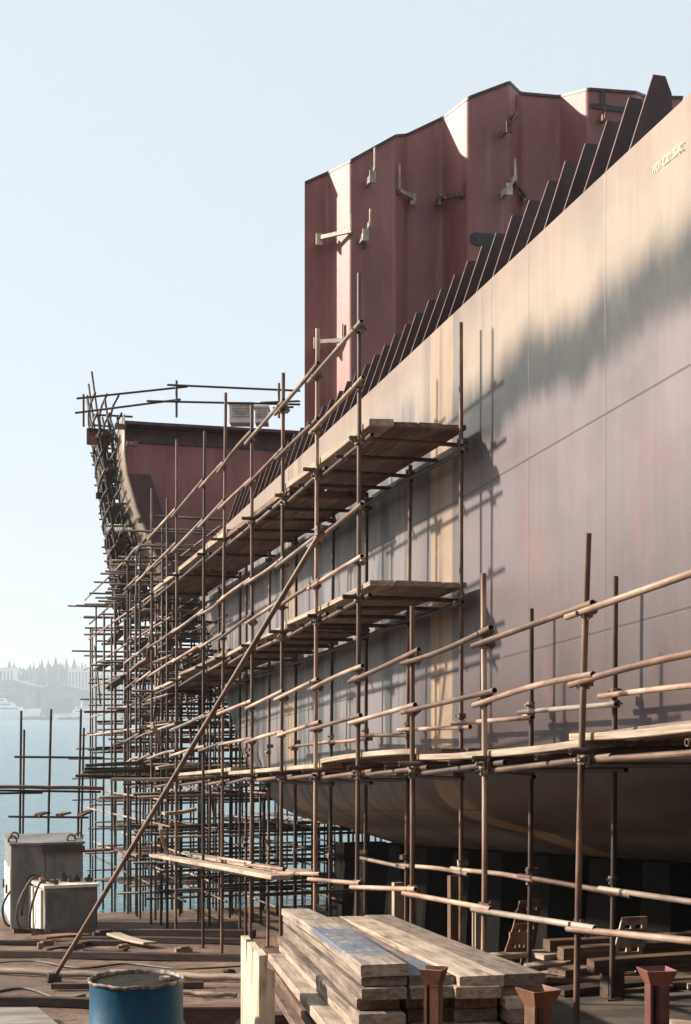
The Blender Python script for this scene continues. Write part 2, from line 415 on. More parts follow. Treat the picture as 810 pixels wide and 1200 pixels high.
# far shore
mb = MB(); mb.add([(-1600, 1462, .6), (1600, 1462, .6), (1600, 2600, 1.5), (-1600, 2600, 1.5), (-1600, 1462, -1), (1600, 1462, -1)], [(0, 1, 2, 3), (4, 5, 1, 0)])
structure(build(mb, 'far_shore_land', M['shore']))
mb = MB(); nx, ny = 120, 10
def hill_h(X, Y):
    f = min(1, max(0, (Y-1560)/260)); g = f*f*(3-2*f)
    return g*(52+7*math.sin(X*.011+1)+4*math.sin(X*.031)+3*math.sin(X*.07+2))
for i in range(nx+1):
    for j in range(ny+1):
        X = -1500+3000*i/nx; Y = 1555+75*j; mb.v.append(Vector((X, Y, hill_h(X, Y))))
for i in range(nx):
    for j in range(ny):
        a = i*(ny+1)+j; mb.f.append((a, a+ny+1, a+ny+2, a+1)); mb.m.append(0)
structure(build(mb, 'hills', M['hills'], smooth=True))
# far wood on the ridge: one mass of spiky conifers and round crowns
mb = MB()
for k in range(1900):
    X = R.uniform(-700, 330) if k < 1550 else R.uniform(-1400, 1400)
    Y = 1640+R.random()**.7*260; h0 = hill_h(X, Y)-2
    tall = R.random() < .14
    h = R.uniform(15, 27) if tall else R.uniform(7, 14); w = h*(R.uniform(.12, .2) if tall else R.uniform(.3, .5))
    n = 6; rings = [(.35, .0), (1, .16), (.62, .45), (.7, .5), (.32, .78), (.0, 1)] if tall else [(.4, 0), (1, .3), (.95, .6), (.5, .9), (.0, 1)]
    vs = []
    for rr, zz in rings:
        for a in range(n): vs.append((X+math.cos(a*1.047)*rr*w*R.uniform(.7, 1.25), Y+math.sin(a*1.047)*rr*w, h0+zz*h+R.uniform(-.4, .4)))
    mb.add(vs, [(i*n+a, i*n+(a+1) % n, (i+1)*n+(a+1) % n, (i+1)*n+a) for i in range(len(rings)-1) for a in range(n)])
tag(build(mb, 'far_wood', M['leaf']), 'hazy wood of spiky conifers along the far ridge', 'wood', kind='stuff')

def far_block(name, x0, x1, y0, y1, Y, D, label, cat, wall, roof='flat', rows=4, cols=8, wins=True):
    p, q = at(x0, y1, Y), at(x1, y0, Y); p.z = max(p.z, 1) if p.z < 6 else p.z
    base = Vector(((p.x+q.x)/2, Y, p.z if p.z < 6 else hill_h((p.x+q.x)/2, Y)-3))
    T = thing(name, base, label, cat); w = q.x-p.x; H = q.z
    m = MB(); m.box(((p.x+q.x)/2, Y+D/2, (base.z+H)/2), (w/2, 0, 0), (0, D/2, 0), (0, 0, (H-base.z)/2)); build(m, 'wall', wall, T)
    if roof == 'gable':
        m = MB(); e = 1.0; rz = w*.13
        m.prism([(p.x-e, Y-e, H-.3), (q.x+e, Y-e, H-.3), ((p.x+q.x)/2, Y-e, H+rz)], (0, D+2*e, 0)); build(m, 'roof', M['shed_roof'], T, recalc=True)
        m = MB(); m.box(((p.x+q.x)/2, Y-.15, base.z+(H-base.z)*.36), (w*.3, 0, 0), (0, .1, 0), (0, 0, (H-base.z)*.34)); build(m, 'door', M['glass'], T)
    else:
        m = MB(); m.box(((p.x+q.x)/2, Y+D/2, H+.4), (w/2+.6, 0, 0), (0, D/2+.6, 0), (0, 0, .4)); build(m, 'roof', M['white_wall'], T)
        if wins:
            for i in range(cols):
                m = MB(); m.box((p.x+w*(i+.5)/cols, Y-.1, base.z+(H-base.z)*.52), (w/cols*.24, 0, 0), (0, .08, 0), (0, 0, (H-base.z)*.42))
                build(m, 'window', M['glass'], T)
    return T
far_block('apartment_building', 80, 107, 784, 812, 1600, 20, 'pale apartment block with window bays below the ridge, right of the sheds', 'building', M['white_wall'], rows=5, cols=7)
far_block('apartment_building', -26, 16, 783, 806, 1610, 20, 'white building cut by the left frame edge above the big shed', 'building', M['white_wall'], rows=4, cols=10)
far_block('apartment_building', 108, 150, 788, 812, 1640, 20, 'pale building half hidden behind the bow scaffold', 'building', M['white_wall'], rows=4, cols=10)
far_block('boat_shed', -20, 42, 804, 840, 1500, 60, 'large blue grey gabled shed behind the white yacht', 'shed', M['shed'], 'gable')
far_block('boat_shed', 46, 96, 808, 840, 1510, 60, 'lower blue grey gabled shed right of the large shed', 'shed', M['shed'], 'gable')

def yacht(x0, x1, ywl, ytop, Y, label, mast=True, mat='hull_white', decks=3):
    p, q = at(x0, ywl, Y), at(x1, ywl, Y); L = q.x-p.x; k = Y/F; H = (ywl-ytop)*k
    T = thing('motor_yacht', Vector(((p.x+q.x)/2, Y, 0)), label, 'boat', 'boats moored along the far shore')
    m = MB(); hh = H*.36; B_ = L*.11; n = 12; vs = []
    for i in range(n+1):
        f = i/n; X = p.x+L*f; wd = B_*min(1, 1.6*(1-f)**.6+.02); sh = hh*(.85+.35*f*f)
        vs += [(X, Y-wd*.7, -.3), (X+L*.03*f, Y-wd, sh), (X+L*.03*f, Y+wd, sh), (X, Y+wd*.7, -.3)]
    m.add(vs, [(i*4+j, i*4+j+4, i*4+(j+1) % 4+4, i*4+(j+1) % 4) for i in range(n) for j in range(4)]+[(0, 1, 2, 3), (n*4+3, n*4+2, n*4+1, n*4)])
    build(m, 'hull', M[mat], T, recalc=True)
    a, b = .08, .78
    for d in range(decks):
        z0 = hh*.9+H*.16*d; m = MB(); fa, fb = a+.06*d, b-.13*d
        m.prism([(p.x+L*fa, Y-B_*(.8-.12*d), z0), (p.x+L*fb, Y-B_*(.8-.12*d), z0), (p.x+L*(fb-.06), Y-B_*(.75-.12*d), z0+H*.15), (p.x+L*(fa+.01), Y-B_*(.75-.12*d), z0+H*.15)], (0, 2*B_*(.75-.12*d), 0))
        build(m, 'deckhouse', M[mat if mat == 'hull_white' else 'white_wall'], T, recalc=True)
        m = MB(); m.box((p.x+L*(fa+fb)/2-L*.02, Y-B_*(.81-.12*d), z0+H*.085), (L*(fb-fa)*.4, 0, 0), (0, .12, 0), (0, 0, H*.026)); build(m, 'window_band', M['glass'], T)
    if mast:
        m = MB(); m.tube([(p.x+L*.3, Y, hh), (p.x+L*.3, Y, H*1.0)], [.9, .35], 6); m.box((p.x+L*.3, Y, H*.82), (L*.035, 0, 0), (0, .5, 0), (0, 0, .3)); build(m, 'mast', M[mat if mat == 'hull_white' else 'white_wall'], T)
yacht(-30, 46, 842.5, 811, 1440, 'long white motor yacht with a mast at the left frame edge')
yacht(82, 128, 842, 818, 1445, 'white motor yacht half hidden behind the bow scaffold', decks=2)
yacht(61, 92, 842.5, 827, 1430, 'small low white yacht between the two larger yachts', mast=False, decks=1)
yacht(26, 62, 843.8, 834, 1400, 'low dark workboat in front of the long white yacht', mast=False, mat='hull_dark', decks=1)
yacht(68, 93, 844.2, 836, 1380, 'dark barge in front of the small white yacht', mast=False, mat='hull_dark', decks=1)

# ------------------------------------------------------------------ the ship
HV, HT = 5.3, 5.04
MID = 13.5
def t0(z):
    pts = [(-.6, 19.6), (-.2, 20.0), (.4, 20.7), (.85, 22.1), (2.5, 24.2), (5.3, 27.2)]
    if z <= pts[0][0]: return pts[0][1]
    for (a, b), (c, d) in zip(pts, pts[1:]):
        if z <= c: return b+(d-b)*(z-a)/(c-a)
    return pts[-1][1]
PROF = [(5.3, HT)]+[(5.3, HT-i*.42) for i in range(1, 11)]+[(5.305, .42), (5.33, .25), (5.40, .1), (5.50, -.0), (5.64, -.09), (5.8, -.16), (6.1, -.25), (6.5, -.34), (6.52, -.365), (7.2, -.60), (8.2, -.65), (10, -.66), (13.5, -.66)]
def prof_v(z):
    for (a, b), (c, d) in zip(PROF, PROF[1:]):
        if z >= d: return a+(c-a)*((b-z)/(b-d) if b != d else 0)
    return 99
def hull_v(t, z):
    if z < -.66 or z > HT: return 99
    return min(MID, prof_v(z)+.08*max(0, t-t0(z))**2)
SHIP = thing('ship_hull', ship(12, MID, GZ), 'unfinished ship hull in pink and grey primer on the slipway', 'ship')
def shell(side):
    m = MB(); ts = [-9+i for i in range(0, 26)]+[17+i*.5 for i in range(0, 45)]; uv = []
    for t in ts:
        for (pv, z) in PROF:
            v = min(MID, pv+.08*max(0, t-t0(z))**2)
            if side < 0: v = 2*MID-v
            m.v.append(ship(t, v, z)); uv.append((t, z))
    n = len(PROF)
    for i in range(len(ts)-1):
        for j in range(n-1):
            a = i*n+j; m.f.append((a, a+n, a+n+1, a+1) if side > 0 else (a, a+1, a+n+1, a+n)); m.m.append(0)
    m.uv = uv; return m
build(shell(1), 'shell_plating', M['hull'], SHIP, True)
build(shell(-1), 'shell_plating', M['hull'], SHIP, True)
m = MB(); m.add([ship(-9, HV+.05, 3.9), ship(-9, 2*MID-HV-.05, 3.9), ship(26.5, 2*MID-HV-.05, 3.9), ship(26.5, HV+.05, 3.9)], [(0, 1, 2, 3)]); build(m, 'tank_deck', M['frame_primer'], SHIP)
m = MB(); m.add([ship(-9, HV+.02, -.3), ship(-9, 2*MID-HV, -.3), ship(-9, 2*MID-HV, HT), ship(-9, HV+.02, HT)], [(0, 1, 2, 3)]); build(m, 'end_bulkhead', M['frame_primer'], SHIP)

# side frames above the shell edge
k = 0
for i in range(0, 40):
    t = 9.72+.382*i + R.uniform(-.012, .012)
    if t > 24.5: break
    h = .62+R.uniform(-.012, .012); ln = .215+R.uniform(-.01, .01); th = .014
    v0 = HV+.012
    m = MB(); pr = [(v0, HT-.3), (v0, HT), (v0+ln, HT+h), (v0+ln+.1, HT+h), (v0+ln+.155, HT+h-.13), (v0+ln+.16, HT+h-.3), (v0+.62, HT-.3)]
    m.prism([ship(t, a, z) for a, z in pr], ET*th)
    f_ = build(m, 'side_frame', M['frame_primer'], SHIP, recalc=True)
    m = MB(); m.box(ship(t, v0+ln/2-.004, HT+h/2)+ET*th/2, (ship(t, v0+ln, HT+h)-ship(t, v0, HT))/2, ET*.008, EV*.003)
    build(m, 'lit_flange_edge', M['lit_edge'], f_)  # paler strip: the light caught along the frame edge is in its colour
m = MB(); m.prism([ship(12.3, 6.55, 3.9), ship(12.3, 6.55, 6.6), ship(12.3, 6.75, 6.83), ship(12.3, 12, 6.95), ship(12.3, 12, 3.9)], ET*.02)
build(m, 'web_bulkhead', M['frame_primer'], SHIP, recalc=True)

# corrugated bulkhead
TB = 20.5
cor = [(357, 213, 1), (384, 201, 1), (411, 187, 0), (463, 158, 0), (476, 157, 1), (518, 137, 1), (549, 113, 0), (597, 95, 0), (610, 108, 1), (655, 112, 1), (689, 103, 0), (745, 107, 0), (757, 112, 1), (800, 113, 1)]
tops = []
DEP = .62
for x, y, d in cor:
    t = TB+(DEP/2 if d else -DEP/2); v, z = on_t(x, y, t); tops.append((t, v, z))
m = MB()
# radiused knuckles at every fold
path = []
for i, (t, v, z) in enumerate(tops):
    if 0 < i < len(tops)-1:
        A_, B_2 = tops[i-1], tops[i+1]; g = []
        for o_ in (A_, B_2):
            L = math.hypot(o_[0]-t, o_[1]-v); f = min(.065/L, .42); g.append([c_+(d_-c_)*f for c_, d_ in zip((t, v, z), o_)])
        for q_ in range(6):
            u = q_/5; path.append(tuple((1-u)**2*a+2*u*(1-u)*b+u*u*c for a, b, c in zip(g[0], (t, v, z), g[1])))
    else: path.append((t, v, z))
n = len(path)
zb = 3.6
vs = []
for t, v, z in path:
    for kz in range(7): vs.append(ship(t, v, zb+(z-zb)*kz/6))
fs = [(i*7+j, (i+1)*7+j, (i+1)*7+j+1, i*7+j+1) for i in range(n-1) for j in range(6)]
m.add(vs, fs)
o = build(m, 'corrugated_bulkhead', M['bulkhead'], SHIP, True)
BULK = o
m = MB()
for a, b in zip(path, path[1:]):
    p, q = ship(*a), ship(*b); m.box((p+q)/2-UP*.022-ET*.014, (q-p)/2, ET*.007, UP*.022)
build(m, 'burnt_edge', M['frame_primer'], BULK)
def on_b(x, y, off=0):           # point on the bulkhead as seen at (x, y)
    for (a, b) in zip(tops, tops[1:]):
        for f in [i/20 for i in range(21)]:
            t = a[0]+(b[0]-a[0])*f; v = a[1]+(b[1]-a[1])*f
            Y = t+v*S_; px = F*(v*1.0432/Y)-100
            if abs(px-x) < 1.8:
                return ship(t-off, v, (HOR-y)/F*Y+.0688*t)
    v, z = on_t(x, y, TB-.27-off); return ship(TB-.27-off, v, z)
def bracket(x0, y0, x1, y1, up=.3, mat='bracket', plate=True, out=.16):
    a, b = on_b(x0, y0, .02), on_b(x1, y1, .02); a2 = a-ET*out; 
    m = MB(); d = (b-ET*out*.6)-(a2)
    m.box((a2+b-ET*out*.6)/2, d/2, UP*.03, ET*.03)
    m.box((a+a2)/2, ET*out/2, UP*.05, EV*.02)
    m.box((b+b-ET*out*.6)/2, ET*out*.3, UP*.04, EV*.018)
    m.box(b-ET*out*.6+UP*up/2, UP*up/2, EV*.012, ET*.022)
    if plate: m.box(a2+UP*(-.02), EV*.05, UP*.09, ET*.012)
    build(m, 'staging_bracket', M[mat], BULK)
bracket(371, 284, 409, 274, .25); bracket(421, 283, 430, 268, .22, out=.3); bracket(429, 216, 436, 203, .3, 'bracket', True, .3)
bracket(480, 236, 467, 226, .4, 'bracket', True, .12); bracket(512, 238, 541, 231, .2, 'coupler'); bracket(588, 158, 601, 141, .3, 'orange_rust', True, .3)
bracket(587, 230, 599, 215, .3, 'bracket', True, .3); bracket(614, 232, 604, 218, .3, 'coupler', True, .1); bracket(369, 405, 400, 402, .25)
bracket(704, 142, 706, 136, .1, 'orange_rust', False, .12)
for x0, x1, y0, y1 in ((551, 594, 274, 289), (689, 743, 124, 130), (703, 709, 106, 126), (424, 428, 284, 292)):
    p, q = on_b((x0+x1)/2, (y0+y1)/2, .022), None
    k = p.y/F
    m = MB(); w, h = (x1-x0)/2*k, (y1-y0)/2*k; nn = 14
    m.prism([p+EV*w*max(-1, min(1, 1.15*math.cos(2*math.pi*i/nn)))+UP*h*max(-1, min(1, 1.3*math.sin(2*math.pi*i/nn))) for i in range(nn)], ET*.004)
    build(m, 'burn_mark', M['burn'], BULK, recalc=True)

# bow block
TBOW = 30.5
edge = [(146, 485), (146.3, 530), (149.5, 555), (161, 596), (174, 628), (188, 662), (204, 700)]
ev = [on_t(x, y, TBOW) for x, y in edge]
ZT = ev[0][1]
m = MB()
def top_z(v): return ZT-.012*(v-ev[0][0])
poly = [ship(TBOW+.5, v+.03, z) for v, z in ev]+[ship(TBOW+.5, 9, 4.0), ship(TBOW+.5, 2*MID-ev[-1][0], 4.0), ship(TBOW+.5, 2*MID-ev[0][0], top_z(2*MID-ev[0][0])), ship(TBOW+.5, ev[0][0]+.03, ZT)]
m.prism(poly, ET*.02); build(m, 'bow_bulkhead', M['bulkhead'], SHIP, recalc=True)
m = MB(); wv = [(v+.02, z) for v, z in ev]; inner = [(v+.42+.25*(i/6), z) for i, (v, z) in enumerate(ev)]
m.prism([ship(TBOW, v, z) for v, z in wv[2:]]+[ship(TBOW, v, z) for v, z in reversed(inner[2:])], ET*.02); build(m, 'web_frame', M['frame_primer'], SHIP, recalc=True)
m = MB(); m.box(ship(TBOW+.35, MID, ZT-.16), EV*(MID-ev[0][0]-.06), ET*.3, UP*.03); build(m, 'deck_edge', M['frame_primer'], SHIP)
m = MB(); m.box(ship(TBOW+.47, MID, ZT-.36), EV*(MID-ev[0][0]-.1), ET*.02, UP*.14); build(m, 'edge_stiffener', M['frame_primer'], SHIP)
for side in (1, -1):
    m = MB(); uv = []; taus = [0, .5, 1, 1.6, 2.4, 3.4, 4.6, 6, 7.5, 9, 11, 13, 15, 17]
    for tau in taus:
        for i, (v, z) in enumerate(ev):
            vv = min(MID, v+.022*tau**2+.0016*tau**3)
            m.v.append(ship(TBOW+tau, vv if side > 0 else 2*MID-vv, z+.03*tau*(z-4.9)/4)); uv.append((8+tau, 4.78+(z-4.9)*.01))
    n = len(ev)
    m.f = [(a*n+i, a*n+i+1, (a+1)*n+i+1, (a+1)*n+i) for a in range(len(taus)-1) for i in range(n-1)]; m.m = [0]*len(m.f); m.uv = uv
    o = build(m, 'bow_plating', M['hull'], SHIP, True, recalc=True)
    s2 = o.modifiers.new('thick', 'SOLIDIFY'); s2.thickness = .02; s2.offset = 0
m = MB(); dk = []
for tau in (.52, 3, 6, 9, 12, 15):
    vv = min(MID, ev[0][0]+.022*tau**2+.0016*tau**3)+.03; dk.append(vv)
L_ = [ship(TBOW+tau, v, ZT+.03*tau*(ZT-4.9)/4-.02) for tau, v in zip((.52, 3, 6, 9, 12, 15), dk)]
R_ = [ship(TBOW+tau, 2*MID-v, ZT+.03*tau*(ZT-4.9)/4-.02) for tau, v in zip((.52, 3, 6, 9, 12, 15), dk)]
m.add(L_+R_, [(i, i+6, i+7, i+1) for i in range(5)]); build(m, 'foredeck', M['frame_primer'], SHIP)
for x, y in ((155, 520), (168, 610), (141, 500)):
    p = at(x, y, 31.4); m = MB(); m.box(p, EV*.12, UP*.05, ET*.05); build(m, 'lifting_lug', M['coupler'], SHIP)

# chalked hull number
cu = bpy.data.curves.new('hull_number', 'FONT'); cu.body = 'NO1-C2013S-8C'; cu.size = .088; cu.extrude = .0004; cu.shear = .15; cu.space_character = 1.05
tmp = bpy.data.objects.new('hull_number_text', cu); COL.objects.link(tmp)
dg = bpy.context.evaluated_depsgraph_get(); me = bpy.data.meshes.new_from_object(tmp.evaluated_get(dg)); bpy.data.objects.remove(tmp)
me.materials.clear(); me.materials.append(M['chalk']); me.name = 'hull_number'
o = bpy.data.objects.new('hull_number', me); link(o, SHIP)
tn, zn = on_v(765, 205, HV)
Bm = Matrix((-ET*.72, Vector((0, 0, 1)), -EV)).transposed()
Wm = Matrix.Translation(ship(tn, HV-.003, zn)) @ Bm.to_4x4(); o.matrix_local = LOC[SHIP.name].inverted() @ Wm; LOC[o.name] = Wm

# ------------------------------------------------------------------ scaffold along the hull side
FV, BV = 4.17, 5.13
SIDE = thing('side_scaffold', ship(16, 4.6, GZ), 'rusty tube scaffold with timber decks standing along the hull side', 'scaffold')
# coupler master mesh
cm = MB()
cm.tube([(0, 0, -.032), (0, 0, .032)], .036, 10); cm.box((.05, 0, 0), (.03, 0, 0), (0, .03, 0), (0, 0, .028))
cm.tube([(-.03, .045, 0), (.065, .045, 0)], .012, 6); cm.tube([(.075, 0, -.045), (.075, 0, .045)], .011, 6); cm.tube([(.03, -.03, .0), (.03, -.075, .0)], .014, 6)
COUP = None
NC = 0
def coupler(parent, P, yaw):
    global COUP, NC
    W = Matrix.Translation(P) @ Matrix.Rotation(yaw, 4, 'Z') @ Matrix.Rotation(R.uniform(-.15, .15), 4, 'X') @ Matrix.Scale(R.uniform(.9, 1.08), 4)
    if COUP is None:
        COUP = build(cm, 'coupler', M['coupler'], parent, False, None, Vector((0, 0, 0)))
        COUP.matrix_local = LOC[parent.name].inverted() @ W; LOC[COUP.name] = W
    elif NC < 100: copy_part(COUP, parent, W)
    NC += 1

fpx = [(690, 625, 675), (568, 672, 566), (484, 710, 482), (421, 320, 418), (372, 385, 369), (332, 437, 329), (296, 475, 293), (264, 460, 260), (240, 505, 238), (207, 515, 206), (178, 572, 177)]
bpx = [(722, 675, 717), (623, 713, 620), (540, 378, 540), (481, 545, 475), (430, 577, 428), (391, 600, 386), (347, 620, 345), (316, 630, 314), (289, 640, 288)]
def x2t(x, v): return 1.0432*F*v/(x+100)-v*S_
FT = [x2t((a+c)/2, FV) for a, _, c in fpx]; FT = [x2t(826, FV)]+FT          # index 0 = the pole just outside the frame
BT = [x2t(c, BV) for a, _, c in bpx]
def drift(t): return .03*(t-13)
RAIL = {'low': -.75, 'd1': .33, 'r1a': .85, 'r1b': 1.3, 'd2': 2.0, 'r2a': 2.38, 'r2b': 2.88, 'd3': 3.55, 'r3a': 4.07, 'r3b': 4.64}
def lev(kx, t):
    b = RAIL[kx]; return b+(drift(t) if kx in ('d3', 'r3a', 'r3b') else drift(t)*.35)
pole_front = []
mats_std = ['tube_rust', 'tube_rust', 'tube_dark', 'tube_rust', 'tube_grey']
def frange(i):   # levels carried by bay/pole i of the front row
    ks = ['low', 'd1', 'r1a', 'r1b']
    if i >= 4: ks += ['d2', 'r2a', 'r2b', 'd3', 'r3a', 'r3b']
    return ks
FULL = [(826, 640, 824)]+fpx
for i, (xt, yt, xb) in enumerate(FULL):
    tt, zt = on_v(xt, yt, FV); tb = x2t(xb, FV)
    zb_ = SLAB if i <= 4 else GZ
    s = pipe('standard', ship(tb, FV, zb_), ship(tt, FV, zt), M[['tube_rust', 'tube_rust', 'tube_tan', 'tube_rust', 'tube_rust', 'tube_tan', 'tube_rust', 'tube_rust', 'tube_rust', 'tube_dark', 'tube_rust', 'tube_rust'][i]], SIDE, bend=.012)
    pole_front.append((s, tb, tt, zb_, zt))
    m = MB(); m.box(ship(tb, FV, zb_+.006), EV*.07, ET*.07, UP*.006); build(m, 'base_plate', M['coupler'], s)
pole_back = []
for i, (xt, yt, xb) in enumerate(bpx):
    tt, zt = on_v(xt, yt, BV); tb = x2t(xb, BV)
    zb_ = SLAB if tb < 12.6 else GZ
    s = pipe('standard', ship(tb, BV, zb_), ship(tt, BV, zt), M[['tube_dark', 'tube_dark', 'tube_rust', 'tube_rust', 'tube_dark'][i % 5]], SIDE, bend=.01)
    pole_back.append((s, tb, tt, zb_, zt))
    m = MB(); m.box(ship(tb, BV, zb_+.006), EV*.07, ET*.07, UP*.006); build(m, 'base_plate', M['coupler'], s)
# extra poles down the slip
for v, ts in ((FV, (26.8, 28.4)), (BV, (22.4, 24.0, 25.6))):
    for t in ts:
        pipe('standard', ship(t, v, GZ), ship(t, v, 5.2 if v == FV else 3.9), M['tube_dark'], SIDE, bend=.012)
FT += [26.8, 28.4]
def pole_t(p, z): return p[1]+(p[2]-p[1])*(z-p[3])/(p[4]-p[3])
# ledgers and guard rails, one tube per bay, lapping past the poles towards the viewer
tan = ['tube_tan', 'tube_tan', 'tube_tan', 'tube_grey', 'tube_rust']
for i in range(len(FT)-1):
    ks = [k_ for k_ in frange(i) if k_ in frange(i+1)] if i >= 4 else frange(i)
    if i == 3: ks = ['low', 'd1', 'r1a', 'r1b']
    for k_ in ks:
        a, b = FT[i], FT[i+1]
        if k_ in ('low',) and i > 7: continue
        zA = lev(k_, a)+R.uniform(.0, .045); zB = lev(k_, b)+R.uniform(-.05, 0)
        st = R.uniform(.2, .34); sf = R.uniform(.04, .14)
        sl = (zB-zA)/(b-a)
        off = -.05 if k_ not in ('d1', 'd2', 'd3') else .05
        mt = M[R.choice(tan)] if k_ not in ('d1', 'd2', 'd3') else M['tube_dark' if R.random() < .6 else 'tube_rust']
        if k_ == 'low' and i > 4: mt = M['tube_tan']
        wav = R.choice([0, 0, .02, .035]) if k_[0] == 'r' else 0
        pipe('guard_rail' if k_[0] == 'r' else 'ledger', ship(a-st, FV+off, zA-sl*st), ship(b+sf, FV+off, zB+sl*sf), mt, SIDE, bend=wav)
        # couplers on both poles
        for j, z_ in ((i, zA), (i+1, zB)):
            if j < len(pole_front) and j < 9 and j > 0 and z_ < pole_front[j][4]:
                coupler(pole_front[j][0], ship(pole_t(pole_front[j], z_), FV, z_), math.atan2(-C_, S_)+R.choice([0, .4, -.3, 3.1]))
# inner row rails and ledgers
BTX = [x2t(900, BV)]+BT+[22.4, 24.0, 25.6]
for i in range(len(BTX)-1):
    a, b = BTX[i], BTX[i+1]
    for k_, z0, sh in (('ledger', -.66, .0), ('guard_rail', .78, .0), ('ledger', .28, 0), ('ledger', 1.95, 0), ('ledger', 3.45, 0)):
        if k_ == 'ledger' and z0 > 1 and i < 3: continue
        if z0 == -.66 and i > 4: continue
        if z0 == .78 and i > 6: continue
        st = R.uniform(.15, .4); zA = z0+R.uniform(-.04, .02)+drift(a)*(.8 if z0 > 3 else .3); zB = z0+R.uniform(0, .06)+drift(b)*(.8 if z0 > 3 else .3)
        pipe(k_, ship(a-st, BV-.05, zA), ship(b+.1, BV-.05, zB), M[R.choice(tan)] if z0 < 1 and z0 != .28 else M['tube_dark'], SIDE, bend=R.choice([0, .015]))
cm2 = MB(); cm2.tube([(0, 0, -.03), (0, 0, .03)], .036, 8); cm2.box((.045, 0, 0), (.03, 0, 0), (0, .028, 0), (0, 0, .026)); cm2.tube([(-.02, .042, 0), (.06, .042, 0)], .011, 6)
SW = None; nsw = 0
for i, pb in enumerate(pole_back):
    for z_ in [-.66, .3, .78, 1.97, 3.47]:
        if z_ > pb[4]-.03: continue
        for dz in (0, .09):
            P = ship(pole_t(pb, z_), BV, z_+dz+drift(pb[1])*(.8 if z_ > 3 else .3)); W = Matrix.Translation(P) @ Matrix.Rotation(R.uniform(0, 6), 4, 'Z')
            if SW is None:
                SW = build(cm2, 'swivel_coupler', M['coupler'], pb[0], False, None, Vector((0, 0, 0))); SW.matrix_local = LOC[pb[0].name].inverted() @ W; LOC[SW.name] = W
            else: copy_part(SW, pb[0], W)
# transoms
for i, a in enumerate(FT):
    for k_ in ('d1', 'd2', 'd3'):
        if k_ != 'd1' and i < 4: continue
        z_ = lev(k_, a)+.05
        tb = a + (R.uniform(-.03, .03))
        pipe('transom', ship(a-.05, FV-R.uniform(.08, .2), z_), ship(tb-.05, HV-R.uniform(.03, .1), z_+R.uniform(-.02, .02)), M[R.choice(['tube_dark', 'tube_rust'])], SIDE)
        if 4 <= i < 8 and k_ != 'd1' or (k_ == 'd1' and i in (1, 2, 3)):
            pipe('transom', ship(a+.62, FV-.04, z_-.01), ship(a+.62, HV-.06, z_), M['tube_dark'], SIDE)
# long raking brace
b0 = ground_at(62, 1151); b1t, b1z = on_v(377, 622, FV-.08)
o = pipe('raking_brace', b0+UP*.03, ship(b1t, FV-.08, b1z), M['tube_rust'], SIDE, r=.03, n=12)
o['label'] = 'long raking tube propping the scaffold from the ground'
m = MB(); m.tube([b0+UP*.02+Vector((-.06, 0, 0)), b0+UP*.02+Vector((.1, .02, 0))], .075, 8); m.box(b0+UP*.07, EV*.06, ET*.09, UP*.045); m.tube([b0+Vector((0, -.12, .09)), b0+Vector((.02, .14, .1))], .03, 6); build(m, 'foot_clamp', M['tube_dark'], o)
m = MB(); pe = ship(b1t, FV-.08, b1z); m.box(pe, EV*.06, ET*.05, UP*.05); m.tube([pe+Vector((-.05, 0, .06)), pe+Vector((.1, 0, -.02))], .03, 6); build(m, 'swivel_clamp', M['coupler'], o)

# deck planks: every board a thing lying on the transoms
deck_name = {'d3': 'top', 'd2': 'middle', 'd1': 'lowest'}
rown = ['outermost', 'second row in', 'third row in', 'innermost']
setn = ['nearest', 'second', 'third', 'fourth', 'fifth']
def deck(k_, cuts, vlo, vhi, nb, tilt=0):
    w = (vhi-vlo)/nb
    for si, (a, b) in enumerate(zip(cuts, cuts[1:])):
        for r_ in range(nb):
            z0 = .078 + (0 if si % 2 else .052)
            ja, jb = R.uniform(-.05, .05)*(.3 if si == 0 else 1), R.uniform(.08, .3)
            if r_ == 0 and si: ja -= R.uniform(0, .12)
            vv = vlo+w*(r_+.5)
            p = ship(a+ja, vv, lev(k_, a)+z0+R.uniform(0, .006)); q = ship(b+jb, vv+R.uniform(-.012, .012), lev(k_, b)+z0+R.uniform(0, .01))
            o = board('scaffold_plank', p, q, w-.012, (.07 if k_ == 'd3' else .05) if r_ == 0 else .05, M['plank_pale' if (r_ == 0 and (k_ == 'd1' or R.random() < .8)) else R.choice(['plank', 'plank', 'plank_grey'])])  # outermost boards paler, standing in for the sunlit deck edge
            tag(o, f'plank of the {deck_name[k_]} scaffold deck, {rown[r_]}, {setn[si]} length from the viewer', 'plank', 'planks of the scaffold decks')
deck('d3', [FT[4]-.3, FT[6]-.1, FT[8]-.1, FT[10]-.1, FT[11]+.3], 4.2, 5.2, 4)
deck('d2', [FT[4]-.3, FT[6]-.1, FT[8]-.1, FT[10]-.1, FT[11]+.3], 4.2, 5.2, 4)
deck('d1', [FT[0]-.3, FT[1]+.12, FT[3]-.05, FT[5]-.1, FT[8]-.2, FT[10]+.2], 4.2, 5.14, 4)
# low working platform down the slip
for j, (x0, y0, x1, y1, v) in enumerate([(182, 1004, 330, 1031, 4.0), (205, 1012, 318, 1030, 4.35), (225, 1003, 362, 1026, 4.9), (250, 1012, 365, 1024, 5.2)]):
    ta, za = on_v(x1, y1, v); tb, zb2 = on_v(x0, y0, v)
    o = board('scaffold_plank', ship(ta, v, za), ship(tb, v, zb2), .23, .05, M['plank_pale'])
    tag(o, f'pale plank on the low platform near the ground, {["outermost", "second outermost", "second innermost", "innermost"][j]}', 'plank', 'planks of the low platform')
for tt in (16.0, 18.2, 20.6, 23):
    pipe('transom', ship(tt, 3.9, -1.02), ship(tt, 5.6, -1.0), M['tube_dark'], SIDE)

